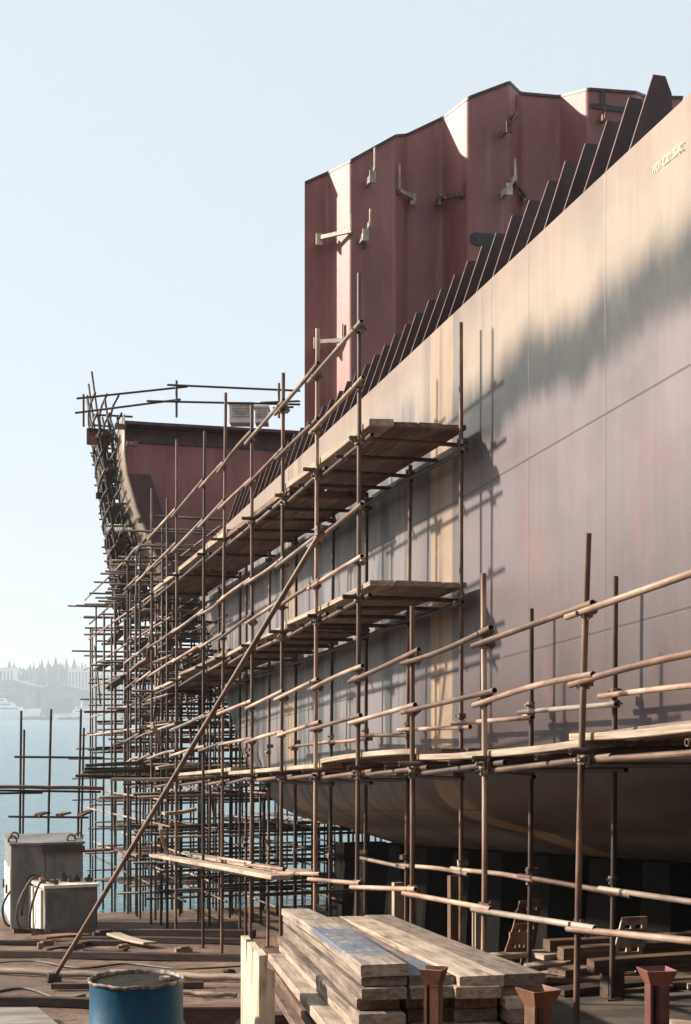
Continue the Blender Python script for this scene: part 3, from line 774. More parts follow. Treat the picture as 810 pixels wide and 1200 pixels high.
# ------------------------------------------------------------------ dense scaffold around and under the bow
BOW = thing('bow_scaffold', ship(30, 6.5, GZ-.9), 'dense dark tube scaffold filling the space under the bow', 'scaffold')
rows_ = [4.3, 5.1, 5.9, 6.9, 8.0, 9.2, 10.5]
stat = [24.4+.92*i for i in range(14)]
def clear_top(t, v):
    if t > 30.3 and v < 8: pass
    z = -2.0; top = 5.3
    while z < HT:
        if z > -.67 and hull_v(t, z) < v+.06: return z-.08
        z += .06
    return top
for v in rows_:
    for t in stat:
        tj = t+R.uniform(-.3, .3); vj = v+R.uniform(-.12, .12)
        top = min(clear_top(tj, vj), 5.3)
        if v == 4.3 and t < 29: top = R.uniform(4.2, 5.6)
        else: top = min(top, R.uniform(3.8, 5.3))
        if v < 5.5 and t < 27.5 and v > 5: top = min(top, 2.2)
        b_ = GZ if tj < 29 else GZ-.9
        pipe('standard', ship(tj, vj, b_), ship(tj+R.uniform(-.05, .05), vj+R.uniform(-.03, .03), top), M[R.choice(['tube_dark', 'tube_dark', 'tube_rust'])], BOW, r=.024, n=6, bore=False)
levels = [-1.6, -1.0, -.4, .2, .8, 1.4, 2.0, 2.7, 3.3, 3.9, 4.5, 5.0]
for v in rows_:
    for z in levels:
        z_ = z+R.uniform(-.12, .12); vv = v+R.uniform(-.08, .08)
        a = 23.6+R.uniform(-.8, .8); b = 36.4+R.uniform(-1.5, .8)
        while a < b and z_ > -.6 and hull_v(a, z_) < vv+.1: a += .25
        if b-a < 1.5: continue
        pipe('ledger', ship(a, vv, z_), ship(b, vv, z_+R.uniform(-.06, .1)+.03*(b-a)), M[R.choice(['tube_dark', 'tube_rust', 'tube_dark', 'tube_tan'])], BOW, r=.024, n=6, bore=False)
for t in stat:
    for z in levels+[5.3]:
        tj = t+R.uniform(-.15, .15); z_ = z+.06+R.uniform(-.15, .15)
        a = 4.3-(R.uniform(.08, .22) if R.random() < .85 else .5); b = 4.4
        lim = hull_v(tj, z_)-.1 if z_ > -.55 else 11
        b = min(10.9, lim, R.uniform(7, 11))
        if b-a < .7: continue
        if R.random() < .1: continue
        pipe('transom', ship(tj, a, z_), ship(tj, b, z_+R.uniform(-.05, .05)), M[R.choice(['tube_dark', 'tube_dark', 'tube_rust'])], BOW, r=.024, n=6, bore=False)
for kx in range(12):
    t = R.uniform(25, 34); v = R.choice([4.3, 5.1, 5.9]); z = R.uniform(-1, 3)
    pipe('brace', ship(t, v-.05, z), ship(t+R.choice([-1, 1])*R.uniform(.8, 1.4), v-.05, z+1.5), M['tube_rust'], BOW, r=.024, n=6, bore=False)
# planks lying on it
cnt = 0
for kx in range(90):
    t = R.uniform(24.5, 34); z = R.choice([-1.0, -.4, .2, .8, 1.4, 2.0, 2.7, 3.3, 3.9])+.1; v = R.uniform(4.2, 5.3) if kx % 2 else R.uniform(5, 8)
    if hull_v(t, z) < v+.6 or hull_v(t-1.5, z) < v+.4 and z > -.6: continue
    L = R.uniform(1.6, 3.2); along = R.random() < .7
    d = ET*L/2 if along else EV*min(L, 1.6)/2
    P = ship(t, v, z)
    o = board('loose_plank', P-d, P+d+UP*R.uniform(-.04, .06), .22, .05, M[R.choice(['plank_dark', 'plank_dark', 'plank'])])
    tag(o, 'short weathered plank laid loose on tubes of the dense bow scaffold', 'plank', 'loose planks on the bow scaffold'); cnt += 1
for j in range(7):
    v0, z0 = on_t(86+R.uniform(0, 22), 897+j % 4*4.0, 26.6+.22*(j % 2)); v1, z1 = on_t(250+R.uniform(-30, 5), 900+j % 4*4.0, 26.6+.22*(j % 2))
    o = board('long_plank', ship(26.6+.24*(j % 2), v0, z0-.03), ship(26.6+.24*(j % 2), v1, z0-.03), .22, .055, M['plank_dark'], warp=.012)
    tag(o, 'long dark plank in the bundle poking out of the scaffold towards the water', 'plank', 'bundle of long dark planks')
for (x0, y0, x1, y1, Y) in ((176, 850, 188, 872, 25), (183, 902, 232, 897, 24.5), (190, 955, 228, 950, 24), (186, 968, 195, 1000, 23.5), (130, 915, 250, 912, 25)):
    o = board('pale_loose_plank', at(x0, y0, Y), at(x1, y1, Y+.4), .16, .05, M['plank_pale'], up=UP if abs(x1-x0) > 20 else EV)
    tag(o, {176: 'short pale plank leaning upright high in the bow scaffold', 183: 'pale plank lying across the bow scaffold above the low platform', 190: 'small pale plank lying below the middle of the bow scaffold', 186: 'short pale plank standing upright above the low platform', 130: 'long pale plank crossing the bow scaffold above the bundle'}[x0], 'plank')

# ------------------------------------------------------------------ leaning scaffold round the flare of the bow
FL = thing('flare_scaffold', ship(35, 4.4, 5.2), 'leaning dark scaffold hung with boards round the flared bow', 'scaffold')
def lean(t, z, inner=0):
    f = (z-5.2)/4.6; tau = t-31.5
    return 4.46-.62*f+.03*max(0, tau)**2+inner*(1-.15*f)
sts = [31.6+.85*i for i in range(5)]
for t in sts:
    for k_ in (0, .25, .5, .8):
        if k_ == .8 and t < 32: continue
        zt = {0: 9.95, .25: 9.3, .5: 8.8, .8: 7.6}[k_]+R.uniform(-.25, .15); zlo = 4.4
        pts = [ship(t, lean(t, zlo+(zt-zlo)*i/4, k_), zlo+(zt-zlo)*i/4) for i in range(5)]
        m = MB(); m.tube(pts, .026, 6); build(m, 'standard', M['tube_dark'], FL, True)
for z in [4.7+.42*i for i in range(12)]:
    for k_ in (0, .3, .6):
        pts = [ship(t, lean(t, z, k_)-.05, z+R.uniform(-.02, .02)+.03*(t-31.5)) for t in [31.2+.95*i for i in range(5)]]
        m = MB(); m.tube(pts, .026, 6); build(m, 'ledger', M[R.choice(['tube_dark', 'tube_rust'])], FL, True)
for i, t in enumerate(sts):
    for j, z in enumerate([4.9+.5*q_ for q_ in range(9)]):
        a = lean(t, z)-R.uniform(.06, .14)-(.3 if R.random() < .05 else 0); b = lean(t, z, .9)
        pipe('transom', ship(t+.05, a, z+.06), ship(t+.05, b, z+.06+R.uniform(-.05, .05)), M[R.choice(['tube_dark', 'tube_dark', 'tube_rust'])], FL, r=.024, n=6, bore=False)
for i in range(34):
    t = R.choice(sts[:-1]); z = R.uniform(5, 8.2); k_ = R.choice([0, .45])
    pipe('brace', ship(t, lean(t, z, k_), z), ship(t+.85, lean(t+.85, z+1, k_), z+1.0), M['tube_dark'], FL, r=.024, n=6, bore=False)
for j, z in enumerate([5.15, 5.95, 6.75, 7.55, 8.35]):
    for r_ in range(1):
        for s_ in range(2):
            t = 31.5+1.9*s_; a = lean(t+1, z, .1+.26*r_)
            o = board('staging_board', ship(t-.2, a, z+.12), ship(t+2.1, lean(t+2, z, .1+.26*r_), z+.13+R.uniform(-.03, .05)), .24, .05, M['plank_dark'])
            tag(o, f'dark board in the {["lowest", "second", "third", "fourth", "topmost"][j]} lift of the leaning bow scaffold', 'plank', f'boards of the {["lowest", "second", "third", "fourth", "topmost"][j]} bow lift')
for j, (x0, y0, x1, y1, Y) in enumerate([(101, 503, 131, 520, 33.0), (116, 541, 145, 556, 33.4), (112, 578, 134, 584, 33.6), (124, 630, 162, 643, 33.8), (135, 662, 158, 668, 34)]):
    p, q = at(x0, y1, Y), at(x1, y0, Y); w = (q.x-p.x)/2; h = (q.z-p.z)/2; c = Vector(((p.x+q.x)/2, Y+.15, (p.z+q.z)/2))
    T = thing('hoarding', Vector((c.x, c.y, p.z)), ['rust orange box panel at the top of the leaning bow scaffold', 'dark brown hoarding panel just under the orange one', 'brown hoarding panel half way up the leaning bow scaffold', 'wide brown hoarding panel below the white corrugated strip', 'lowest brown hoarding panel of the leaning bow scaffold'][j], 'panel')
    mt = M['orange_rust'] if j == 0 else M['red_primer']
    m = MB(); m.box(c, EV*w, ET*.02, UP*h); build(m, 'panel_sheet', mt, T)
    for sx in (-1, 0, 1):
        m = MB(); m.box(c+EV*w*sx*.96-ET*.045, EV*.03, ET*.025, UP*h*1.04); build(m, 'batten', M['tube_rust'], T)
    m = MB(); m.box(c+UP*h-ET*.02, EV*(w+.01), ET*.07, UP*.02); build(m, 'cap_board', M['plank_dark'], T)
for j in range(9):
    t = 33.2+R.uniform(0, 1.6); z = 5.2+.35*j; a = lean(t, z, .04)-.02; L = R.uniform(.35, .6); hh = R.uniform(.1, .2)
    m = MB(); m.box(ship(t, a+L/2, z+hh), EV*L/2, ET*.02, UP*hh)
    tag(build(m, 'hoarding_board', M[R.choice(['red_primer', 'plank_dark', 'frame_primer'])]), 'dark brown board hung upright among the poles of the leaning bow scaffold', 'board', 'upright boards of the leaning bow scaffold')
p = at(126, 620, 33.2); m = MB(); pts = []
for i in range(27): pts.append((p.x+i*.029, i % 2))
vs = []
for x_, w_ in pts: vs += [Vector((x_, p.y+.02*w_, p.z+.12-.02*w_)), Vector((x_, p.y-.3, p.z-.06-.05*w_))]
m.add(vs, [(2*i, 2*i+2, 2*i+3, 2*i+1) for i in range(len(pts)-1)])
tag(build(m, 'corrugated_sheet', M['hull_white']), 'small white corrugated sheet lodged in the leaning bow scaffold', 'sheet')

# guard rail on the foredeck
GR = thing('deck_railing', at(207, 488, 32.2), 'thin tube guard rail with posts along the bow deck edge', 'railing')
for x, y0, y1 in ((207, 446, 489), (327, 449, 490), (98, 462, 500)):
    pipe('post', at(x, y1, 32.2), at(x, y0, 32.2), M['tube_dark'], GR, r=.028, n=6)
for x0, y0, x1, y1 in ((90, 467, 220, 453), (88, 484, 212, 468), (196, 451, 352, 458), (172, 470, 352, 474), (305, 472, 352, 470), (320, 478, 344, 477)):
    pipe('rail', at(x0, y0, 32.15), at(x1, y1, 32.25), M['tube_dark'], GR, r=.024, n=6)
for j, (x0, x1, y0, lab) in enumerate(((269, 296, 470, 'larger pale equipment box on the bow deck behind the guard rail'), (299, 314, 474, 'smaller pale equipment box beside the larger one on the bow deck'))):
    p, q = at(x0, 492, 33.4), at(x1, y0, 33.4); T = thing('equipment_box', Vector(((p.x+q.x)/2, 33.6, p.z)), lab, 'box')
    c = (p+q)/2; w, h = (q.x-p.x)/2, (q.z-p.z)/2
    m = MB(); m.box(c+Vector((0, .25, -.06)), (w, 0, 0), (0, .25, 0), (0, 0, h)); build(m, 'casing', M['pale_box'], T)
    m = MB(); m.box(c+Vector((0, .25, h-.05)), (w+.03, 0, 0), (0, .28, 0), (0, 0, .025)); build(m, 'cover', M['pale_box'], T)
    m = MB()
    for i in range(5): m.box(c+Vector((0, -.012, -h*.6+i*h*.28)), (w*.75, 0, 0), (0, .012, 0), (0, 0, .012))
    build(m, 'louvre', M['bracket'], T)

# shore scaffold by the water
SH = thing('shore_scaffold', ground_at(57, 1092), 'light scaffold of three poles standing by the water behind the grey cabinet', 'scaffold')
YS = 28.0
def foot(x, Y):
    p = at(x, 900, Y); a = (x+100)/F; v = a*Y/1.0432; t = Y-v*S_; return ship(t, v, GZ)
for x0, y0, xb in ((25, 833, 22), (60, 831, 54), (95, 831, 89)):
    pipe('standard', foot(xb, YS), at(x0, y0, YS), M['tube_dark'], SH, r=.024, n=8)
    if x0 != 60: pipe('standard', foot(xb+1, YS+.05)+EV*.04, at(x0+1, y0+22, YS+.05)+EV*.04, M['tube_dark'], SH, r=.022, n=8)
for x0, y0, x1, y1 in ((17, 887, 122, 888), (-20, 926, 118, 928), (10, 957, 104, 958), (-20, 930, 50, 929)):
    pipe('ledger', at(x0, y0, YS-.06), at(x1, y1, YS-.06), M['tube_dark'], SH, r=.022, n=8)
for x0, x1, y, lab in ((-10, 62, 924, 'brown plank lying on the left half of the shore scaffold'), (50, 122, 925, 'brown plank lying on the right half of the shore scaffold')):
    tag(board('scaffold_plank', at(x0, y, YS-.2), at(x1, y+1, YS-.2), .24, .06, M['plank']), lab, 'plank')
for x, lab in ((48, 'left scrap of board hung on the lower rail of the shore scaffold'), (72, 'middle scrap of board hung on the lower rail of the shore scaffold'), (97, 'right scrap of board hung on the lower rail of the shore scaffold')):
    tag(board('board_scrap', at(x-5, 957, YS-.1), at(x+9, 953-(x % 3)*2, YS+.1), .2, .04, M['plank']), lab, 'board')

# ------------------------------------------------------------------ cabinets on the ground
def hose(name, pts, r=.022):
    m = MB(); P = [Vector(p) for p in pts]; out = []
    for i in range(len(P)-1):
        p0, p1, p2, p3 = P[max(i-1, 0)], P[i], P[i+1], P[min(i+2, len(P)-1)]
        for k_ in range(6):
            u = k_/6; out.append(.5*((2*p1)+(p2-p0)*u+(2*p0-5*p1+4*p2-p3)*u*u+(3*p1-p0-3*p2+p3)*u**3))
    out.append(P[-1]); m.tube(out, r, 7); return m
def cabinet(x0, x1, yb, yt, D, yaw, name, label, mat):
    b0_, b1_ = ground_at(x0, yb), ground_at(x1, yb); Y = b0_.y; w = (x1-x0)/F*Y/C_; h = (yb-yt)/F*Y
    ex = (EV*math.cos(yaw)+ET*math.sin(yaw)).normalized(); ey = UP.cross(ex).normalized()
    T = thing(name, b0_+ex*w/2, label, 'cabinet')
    c = b0_+ex*w/2+ey*D/2+UP*h/2
    m = MB(); m.box(c+UP*.04, ex*w/2, ey*D/2, UP*(h/2-.04)); build(m, 'casing', M[mat], T)
    m = MB(); m.box(b0_+ex*w/2+ey*D/2+UP*.0, ex*(w/2-.05), ey*(D/2-.04), UP*.085); build(m, 'skid', M['tube_dark'], T)
    return T, b0_, ex, ey, w, h
T, b_, ex, ey, w, h = cabinet(13, 93, 1094, 991, 2.0, 0, 'grey_cabinet', 'large grey sheet metal cabinet with lifting rings beside the water', 'grey_paint')
m = MB(); m.box(b_+ex*w/2+ey*1.0+UP*(h+.02), ex*(w/2+.03), ey*1.03, UP*.02); build(m, 'lid', M['grey_paint'], T)
m = MB(); m.box(b_+ex*w*.72-ey*.04+UP*(h-.09), ex*w*.3, ey*.05, UP*.055); build(m, 'roller', M['tube_dark'], T)
m = MB(); m.box(b_+ex*w*.47-ey*.004+UP*h*.5, ex*.005, ey*.004, UP*h*.46); build(m, 'door_seam', M['tube_dark'], T)
for fx, fy in ((.03, .1), (.1, .5), (.85, .1), (.99, .3)):
    P = b_+ex*w*fx+ey*2*fy+UP*(h+.06); m = MB(); m.tube([P+ex*.07*math.cos(a)+UP*(.02+.07*math.sin(a)) for a in [i*math.pi/6 for i in range(13)]], .02, 6); m.box(P-UP*.03, ex*.06, ey*.03, UP*.02); build(m, 'lifting_ring', M['tube_rust'], T)
for f0 in (.28, .72):
    m = MB(); m.box(b_-ex*.006+ey*2.0*f0+UP*h*.42, ey*.38, UP*h*.3, ex*.006); d_ = build(m, 'lit_side_door', M['cream_paint'], T)  # cream colour stands in for sun on the cabinet's left side
    m = MB(); m.box(b_-ex*.03+ey*(2*f0+.25)+UP*h*.45, ey*.02, UP*.08, ex*.02); build(m, 'handle', M['tube_dark'], d_)
T, b_, ex, ey, w, h = cabinet(53, 113, 1098, 1041, 1.3, .16, 'welding_cabinet', 'smaller grey welding cabinet with hoses in front of the large cabinet', 'grey_paint')
m = MB(); m.box(b_+ex*w/2+ey*.65+UP*(h+.02), ex*(w/2+.03), ey*.68, UP*.025); build(m, 'lid', M['cream_paint'], T)
m = MB()
m.box(b_+ex*w/2-ey*.012+UP*(h*.5), ex*(w/2-.03), ey*.008, UP*(h/2-.08)); build(m, 'front_panel', M['grey_paint'], T)
for f0 in (.18, .62):
    m = MB(); m.box(b_-ex*.02+ey*1.3*(f0+.12)+UP*h*.5, ey*.22, UP*h*.44, ex*.02); build(m, 'louvre_panel', M['cream_paint'], T)
for f0 in (.45, .97):
    m = MB(); m.box(b_-ex*.012+ey*1.3*f0+UP*h*.5, ey*.05, UP*h*.47, ex*.012); build(m, 'dark_slot', M['hole'], T)
for fx, hh in ((.05, .09), (.5, .1), (.6, .07), (.75, .06), (.95, .07), (.3, .04)):
    m = MB(); P = b_+ex*w*fx+ey*R.uniform(.1, .6)+UP*(h+.045); m.box(P+UP*hh/2, ex*.05, ey*.06, UP*hh/2); m.tube([P, P+UP*(hh+.05)], .02, 6); build(m, 'valve', M[R.choice(['orange_rust', 'tube_rust', 'tube_dark'])], T)
for j, (f, s_) in enumerate(((.1, .22), (.55, .3), (.9, .45), (.75, .15))):
    A = b_+ey*1.3*f+UP*(h+.05); G = b_-ex*(s_*.9)+ey*1.3*(f+.1)+UP*.03
    hs = hose('hose', [A+ex*.25, A-ex*.02+UP*.06, A-ex*s_*.7-UP*h*.25, A-ex*s_-UP*h*.55, G+UP*.12, G+ex*.1, G+ex*.35-ey*.15])
    tag(build(hs, 'hose', M['rubber'], None, True), ['dark hose drooping nearest the front edge of the welding cabinet', 'dark hose drooping over the middle of the welding cabinet side', 'dark hose drooping furthest out from the welding cabinet', 'short dark hose drooping close against the welding cabinet'][j], 'hose', 'hoses over the welding cabinet')

# ------------------------------------------------------------------ foreground: plank stack, drum, posts
PD = Vector((-.1165, 1, -.082)).normalized(); PW = Vector((PD.y, -PD.x, 0)).normalized()
STK = at(423, 1131, 7.5)           # near left top corner of the stack's left column
tcnt = 0
def stack_board(s0, L, off, wid, ztop, th, mat, label, yaw=0.0):
    """s0: distance of the near end behind the reference, off: to the right"""
    d = (PD+PW*yaw).normalized()
    up = PW.cross(PD).normalized()
    p = STK+PD*s0+PW*(off+wid/2)+up*(ztop-th); q = p+d*L
    o = board('stacked_plank', q, p, wid, th, M[mat], up=up, warp=.005)
    tag(o, label, 'plank', 'planks in the stack beside the drum'); return o
cols = [0.0, .245, .49, .74]; W0 = .235
nm = ['left', 'second', 'third', 'right']
stack_board(0, 5.75, 0, .25, 0, .062, 'plank_blue', 'blue daubed plank on top of the left edge of the plank stack')
stack_board(.06, 5.4, .262, .24, -.065, .06, 'plank_blue_b', 'blue ended plank sunk beside the raised left plank of the stack')
stack_board(-.05, 5.6, .51, .24, -.065, .06, 'plank_pale', 'pale streaked plank in the middle of the stack top')
stack_board(.0, 5.7, .755, .235, -.065, .06, 'plank_grey', 'greyish plank along the right edge of the stack top')
z_ = -.066
for L_i in range(13):
    th = R.choice([.05, .056, .062, .068])
    for c_ in range(4):
        if L_i == 0 and c_ > 0: continue
        s0 = R.uniform(-.12, .06) if L_i < 4 else R.uniform(-.45, .1); off = cols[c_]+R.uniform(-.012, .012)+(-.03*R.random()*(L_i > 1) if c_ == 0 else 0)
        if c_ == 0 and L_i in (5, 7, 9): off -= .12
        if c_ == 0 and L_i in (6, 8): off -= .05
        lab = f'plank in the {nm[c_]} row of the stack, {["first", "second", "third", "fourth", "fifth", "sixth", "seventh", "eighth", "ninth", "tenth", "eleventh", "twelfth", "thirteenth"][L_i]} layer below its top'
        stack_board(s0, 5.75+R.uniform(-.25, .25), off, W0+R.uniform(-.01, .01), z_, th-.004, R.choice(['plank', 'plank_pale', 'plank_grey', 'plank_grey']), lab, R.uniform(-.004, .004))
    z_ -= th
up_ = PW.cross(PD).normalized()
for j, s_ in enumerate((.6, 2.8, 5.0)):
    P = STK+PD*s_+up_*(z_); gz = CZ+GZ-.0688*(P.y)-.0
    T = thing('timber_bearer', Vector((P.x+.5, P.y, P.z-.5)), f'{["near", "middle", "far"][j]} timber bearer under the plank stack', 'timber', 'bearers under the plank stack')
    hgt = (P.z-gz)
    for k_ in range(2):
        m = MB(); m.box(P+PW*(.05+.85*k_)-UP*(hgt/2+.06), PW*.1, PD*.1, UP*(hgt/2+.06-.06)); build(m, 'leg', M['plank_dark'], T)
    m = MB(); m.box(P+PW*.48-UP*.061, PW*.6, PD*.09, UP*.058); build(m, 'beam', M['plank_dark'], T)
# white flaking board standing left of the stack
p0 = at(291, 1096, 9.7); p1 = at(313, 1112, 9.0); 
T = thing('white_post', Vector((p0.x, p0.y, p0.z-1.2)), 'flaking white painted timber standing upright at the left of the plank stack', 'post')
dn = Vector((0, 0, -1.5)); nrm = (p1-p0).cross(UP).normalized(); fr = [0, .18, .3, .34, .37, .62, .7, .74, 1.0]; dz = [0, -.015, .0, -.22, -.01, -.03, -.05, -.02, -.04]
tp = [p0.lerp(p1, f)+Vector((0, 0, d_)) for f, d_ in zip(fr, dz)]
m = MB(); m.prism(tp+[p1+dn, p0+dn], nrm*.05); build(m, 'plank_face', M['white_post'], T, recalc=True)
m = MB(); m.prism([p1+EV*.012+Vector((0, 0, -.12)), p1+EV*.05+Vector((0, 0, -.14)), p1+EV*.05+dn, p1+EV*.012+dn], nrm*.05); build(m, 'edge_batten', M['white_post'], T, recalc=True)
# drum on timber blocks
P = at(160, 1146, 9.04); rD = .29
T = thing('oil_drum', P-UP*.89, 'blue steel drum with a scuffed pale rim in the foreground', 'drum')
prof = [(rD-.004, -.885), (rD, -.875), (rD, -.6), (rD+.011, -.59), (rD+.011, -.575), (rD, -.565), (rD, -.31), (rD+.011, -.30), (rD+.011, -.285), (rD, -.275), (rD, -.03), (rD-.002, -.02)]
m = MB(); m.lathe(P, prof, 56); build(m, 'drum_body', M['drum'], T, True)
m = MB(); m.lathe(P, [(rD-.002, -.022), (rD+.009, -.018), (rD+.011, -.004), (rD+.004, .003), (rD-.006, .0), (rD-.008, -.02)], 56)
for i in range(56*6):
    m.v[i] = m.v[i]+Vector((0, 0, .0035*math.sin(i % 56*.9)+.002*math.sin(i % 56*2.7)))
build(m, 'rim', M['drum_rim'], T, True)
m = MB(); m.lathe(P, [(rD-.007, -.02), (rD*.5, -.024), (.001, -.022)], 40); lid_ = build(m, 'lid', M['sludge'], T, True)
m = MB(); m.lathe(P+Vector((.17, .05, -.02)), [(.035, 0), (.035, .02), (.001, .022)], 14); build(m, 'bung', M['drum_rim'], lid_)
Pb = P-UP*.89
g = CZ+GZ-.0688*P.y
for dx in (-.2, .2):
    m = MB(); m.box(Vector((Pb.x+dx, Pb.y, (Pb.z+g)/2-.03)), (.09, 0, 0), (0, .4, 0), (0, 0, (Pb.z-g)/2+.028))
    tag(build(m, 'timber_block', M['plank_dark']), ('left' if dx < 0 else 'right')+' dark timber block under the blue drum', 'timber', 'timber blocks under the drum')

def stand(x, ytop, ypost, wpx, fpx_, Y, label, mat, yaw, open_=True):
    k_ = Y/F; P = at(x, ypost, Y); g_ = CZ+SLAB-.0688*Y if x > 560 else CZ+GZ-.0688*Y
    T = thing('steel_stand', Vector((P.x, Y, g_)), label, 'stand', 'flared steel stands in the foreground')
    hw = wpx*k_/2; fw = fpx_*k_/2; H = (ypost-ytop)*k_
    rx = Vector((math.cos(yaw), math.sin(yaw), 0)); ry = UP.cross(rx)
    m = MB()     # post: an open channel of three plates
    zc = (P.z+g_)/2; hz = (P.z-g_)/2
    m.box(Vector((P.x, P.y, zc))+ry*hw, rx*hw, ry*.006, UP*hz)
    m.box(Vector((P.x, P.y, zc))+rx*hw*.97, rx*.006, ry*(hw-.006), UP*(hz-.001)); m.box(Vector((P.x, P.y, zc))-rx*hw*.97, rx*.006, ry*(hw-.006), UP*(hz-.001))
    m.box(Vector((P.x, P.y, zc))-rx*hw*.2, rx*.005, ry*(hw-.008), UP*(hz-.002))
    m.box(Vector((P.x, P.y, zc))-ry*hw+rx*hw*.42, rx*hw*.55, ry*.005, UP*(hz-.004))
    build(m, 'post', M[mat], T)
    for s_ in range(4):
        if not open_ and s_ == 3: continue
        a0 = [(-1, -1), (1, -1), (1, 1), (-1, 1)]; i0, i1 = a0[s_], a0[(s_+1) % 4]
        pt = lambda ij, r_, z: P+rx*ij[0]*r_+ry*ij[1]*r_+UP*z
        m = MB(); q_ = [pt(i0, hw, 0), pt(i1, hw, 0), pt(i1, fw, H), pt(i0, fw, H)]
        nn = (q_[1]-q_[0]).cross(q_[3]-q_[0]).normalized()
        m.prism(q_, nn*.006); build(m, 'flared_lip', M[mat], T, recalc=True)
    m = MB(); m.box(Vector((P.x, P.y, g_+.006)), rx*.11, ry*.11, UP*.006); build(m, 'base_plate', M[mat], T)
stand(770, 1135, 1152, 21, 35, 6.6, 'dark red steel stand with flared top at the right', 'red_primer', .18)
stand(631, 1158, 1178, 22, 38, 6.3, 'rust brown steel stand with flared top below the plank stack', 'orange_rust', .5)
stand(508, 1134, 1152, 17, 27, 6.1, 'narrow brown steel stand in front of the plank stack end', 'orange_rust', -.3, False)

# flat sheet and beams at the bottom left
A = [ground_at(x, y, .12) for x, y in ((-60, 1180), (44, 1180), (75, 1206), (90, 1260), (-60, 1260))]
m = MB(); m.prism(A, -EN*.012); T = build(m, 'steel_sheet', M['tube_grey'], recalc=True); tag(T, 'flat grey steel sheet with a clipped corner at the bottom left', 'sheet')
m = MB()
for j in range(2):
    c_ = A[0].lerp(A[3], .3+.4*j)
    m = MB(); m.box(c_+Vector((.2, 0, -.06-.006)), EV*.5, ET*.05, EN*.05); tag(build(m, 'timber_block', M['plank_dark']), ['near', 'far'][1-j]+' timber block under the flat steel sheet', 'timber', 'timber blocks under the sheet')
def ground_pipe(x0, y0, x1, y1, r, mat, label, cat='pipe', name='ground_pipe'):
    p, q = ground_at(x0, y0), ground_at(x1, y1); n_ = 10
    pts = [p.lerp(q, i/n_)+UP*(r+.01+.006*math.sin(i*1.7))+ET*.04*math.sin(i*.8) for i in range(n_+1)]
    m = MB(); m.tube(pts, r, 9, bore=1); tag(build(m, name, [M[mat], M['hole']], None, True, axes(q-p), (p+q)/2), label, cat)
ground_pipe(-40, 1140, 132, 1148, .042, 'plank_grey', 'long cream pipe lying on the ground left of the raking brace foot')
ground_pipe(130, 1145, 300, 1152, .045, 'tube_tan', 'tan pipe lying on the ground behind the blue drum')
ground_pipe(205, 1150, 305, 1146, .03, 'tube_tan', 'thin tan tube lying on the ground left of the white post')
ground_pipe(215, 1168, 278, 1170, .028, 'plank_pale', 'short pale rod lying right of the blue drum')
def ground_beam(x0, y0, x1, y1, w, h, label, name='timber_beam', mat='plank_dark'):
    p, q = ground_at(x0, y0), ground_at(x1, y1)
    o = board(name, p+EN*.01, q+EN*.01, w, h, M[mat], up=EN, warp=.004); tag(o, label, 'beam')
ground_beam(-30, 1122, 300, 1128, .14, .1, 'long dark timber beam on the ground behind the raking brace')
ground_beam(-40, 1107, 150, 1108, .18, .07, 'dark timber beam lying in front of the cabinets')
ground_beam(-40, 1180, 110, 1182, .12, .1, 'dark beam on the ground behind the steel sheet')
ground_beam(60, 1160, 240, 1158, .12, .07, 'dark beam at the foot of the raking brace')
ground_beam(95, 1104, 290, 1107, .16, .08, 'dark timber beam lying at the feet of the scaffold poles')
ground_beam(40, 1097, 300, 1099, .2, .12, 'long dark sleeper along the water edge behind the scaffold poles')
# I-beam with a hole right of the drum
p, q = ground_at(195, 1215), ground_at(292, 1215); T = thing('steel_girder', (p+q)/2, 'dark steel girder with a round hole right of the blue drum', 'girder')
d = (q-p); hgt = .27
m = MB(); m.box((p+q)/2+UP*(hgt/2), d/2, ET*.012, UP*hgt/2); build(m, 'web', M['tube_dark'], T)
for s_ in (0, 1):
    m = MB(); m.box((p+q)/2+UP*(hgt*s_+(.008 if s_ else -.0)), d/2*1.002, ET*.09, UP*.008); build(m, 'flange', M['tube_rust'] if s_ else M['tube_dark'], T)
hp = q-d*.12+UP*hgt*.42-ET*.014; m = MB(); m.prism([hp+d.normalized()*.04*math.cos(a)+UP*.055*math.sin(a) for a in [i*math.pi/8 for i in range(16)]], ET*.001); build(m, 'drain_hole', M['plank_pale'], T, recalc=True)
# debris near the cabinets
for j, (x0, y0, x1, y1, w, mat, lab, hh) in enumerate([(40, 1108, 95, 1101, .5, 'orange_rust', 'rusty brown sheet lying in front of the welding cabinet', .08), (72, 1112, 112, 1106, .3, 'plank', 'short board leaning on the rusty sheet pile', .03), (132, 1104, 176, 1113, .22, 'plank_pale', 'pale plank lying on the ground by the scaffold feet', .1), (50, 1116, 90, 1113, .25, 'plank_dark', 'dark offcut under the rusty sheet', .0), (100, 1115, 150, 1116, .2, 'plank_dark', 'dark offcut lying near the pale plank', .0)]):
    tag(board('ground_board', ground_at(x0, y0)+UP*(hh+.02), ground_at(x1, y1)+UP*(hh*.6+.02), w, .035, M[mat], up=EN), lab, 'board')
for j, (x, y, s_) in enumerate([(55, 1111, .14), (92, 1112, .1), (145, 1112, .09), (122, 1100, .18), (215, 1117, .12), (268, 1142, .08)]):
    m = MB(); P = ground_at(x, y); m.box(P+UP*s_*.3, EV*s_, ET*s_*.7, UP*s_*.33); m.box(P+UP*s_*.72, EV*s_*.6+ET*.03, ET*s_*.5-EV*.02, UP*s_*.1)
    tag(build(m, 'scrap_block', M['tube_dark' if j % 2 else 'orange_rust']), ['brown scrap block beneath the rusty sheet', 'dark scrap block right of the rusty sheet', 'brown scrap block beneath the pale plank', 'dark scrap block behind the raking brace', 'brown scrap block between the scaffold feet', 'dark scrap block beside the thin tan tube'][j], 'scrap')

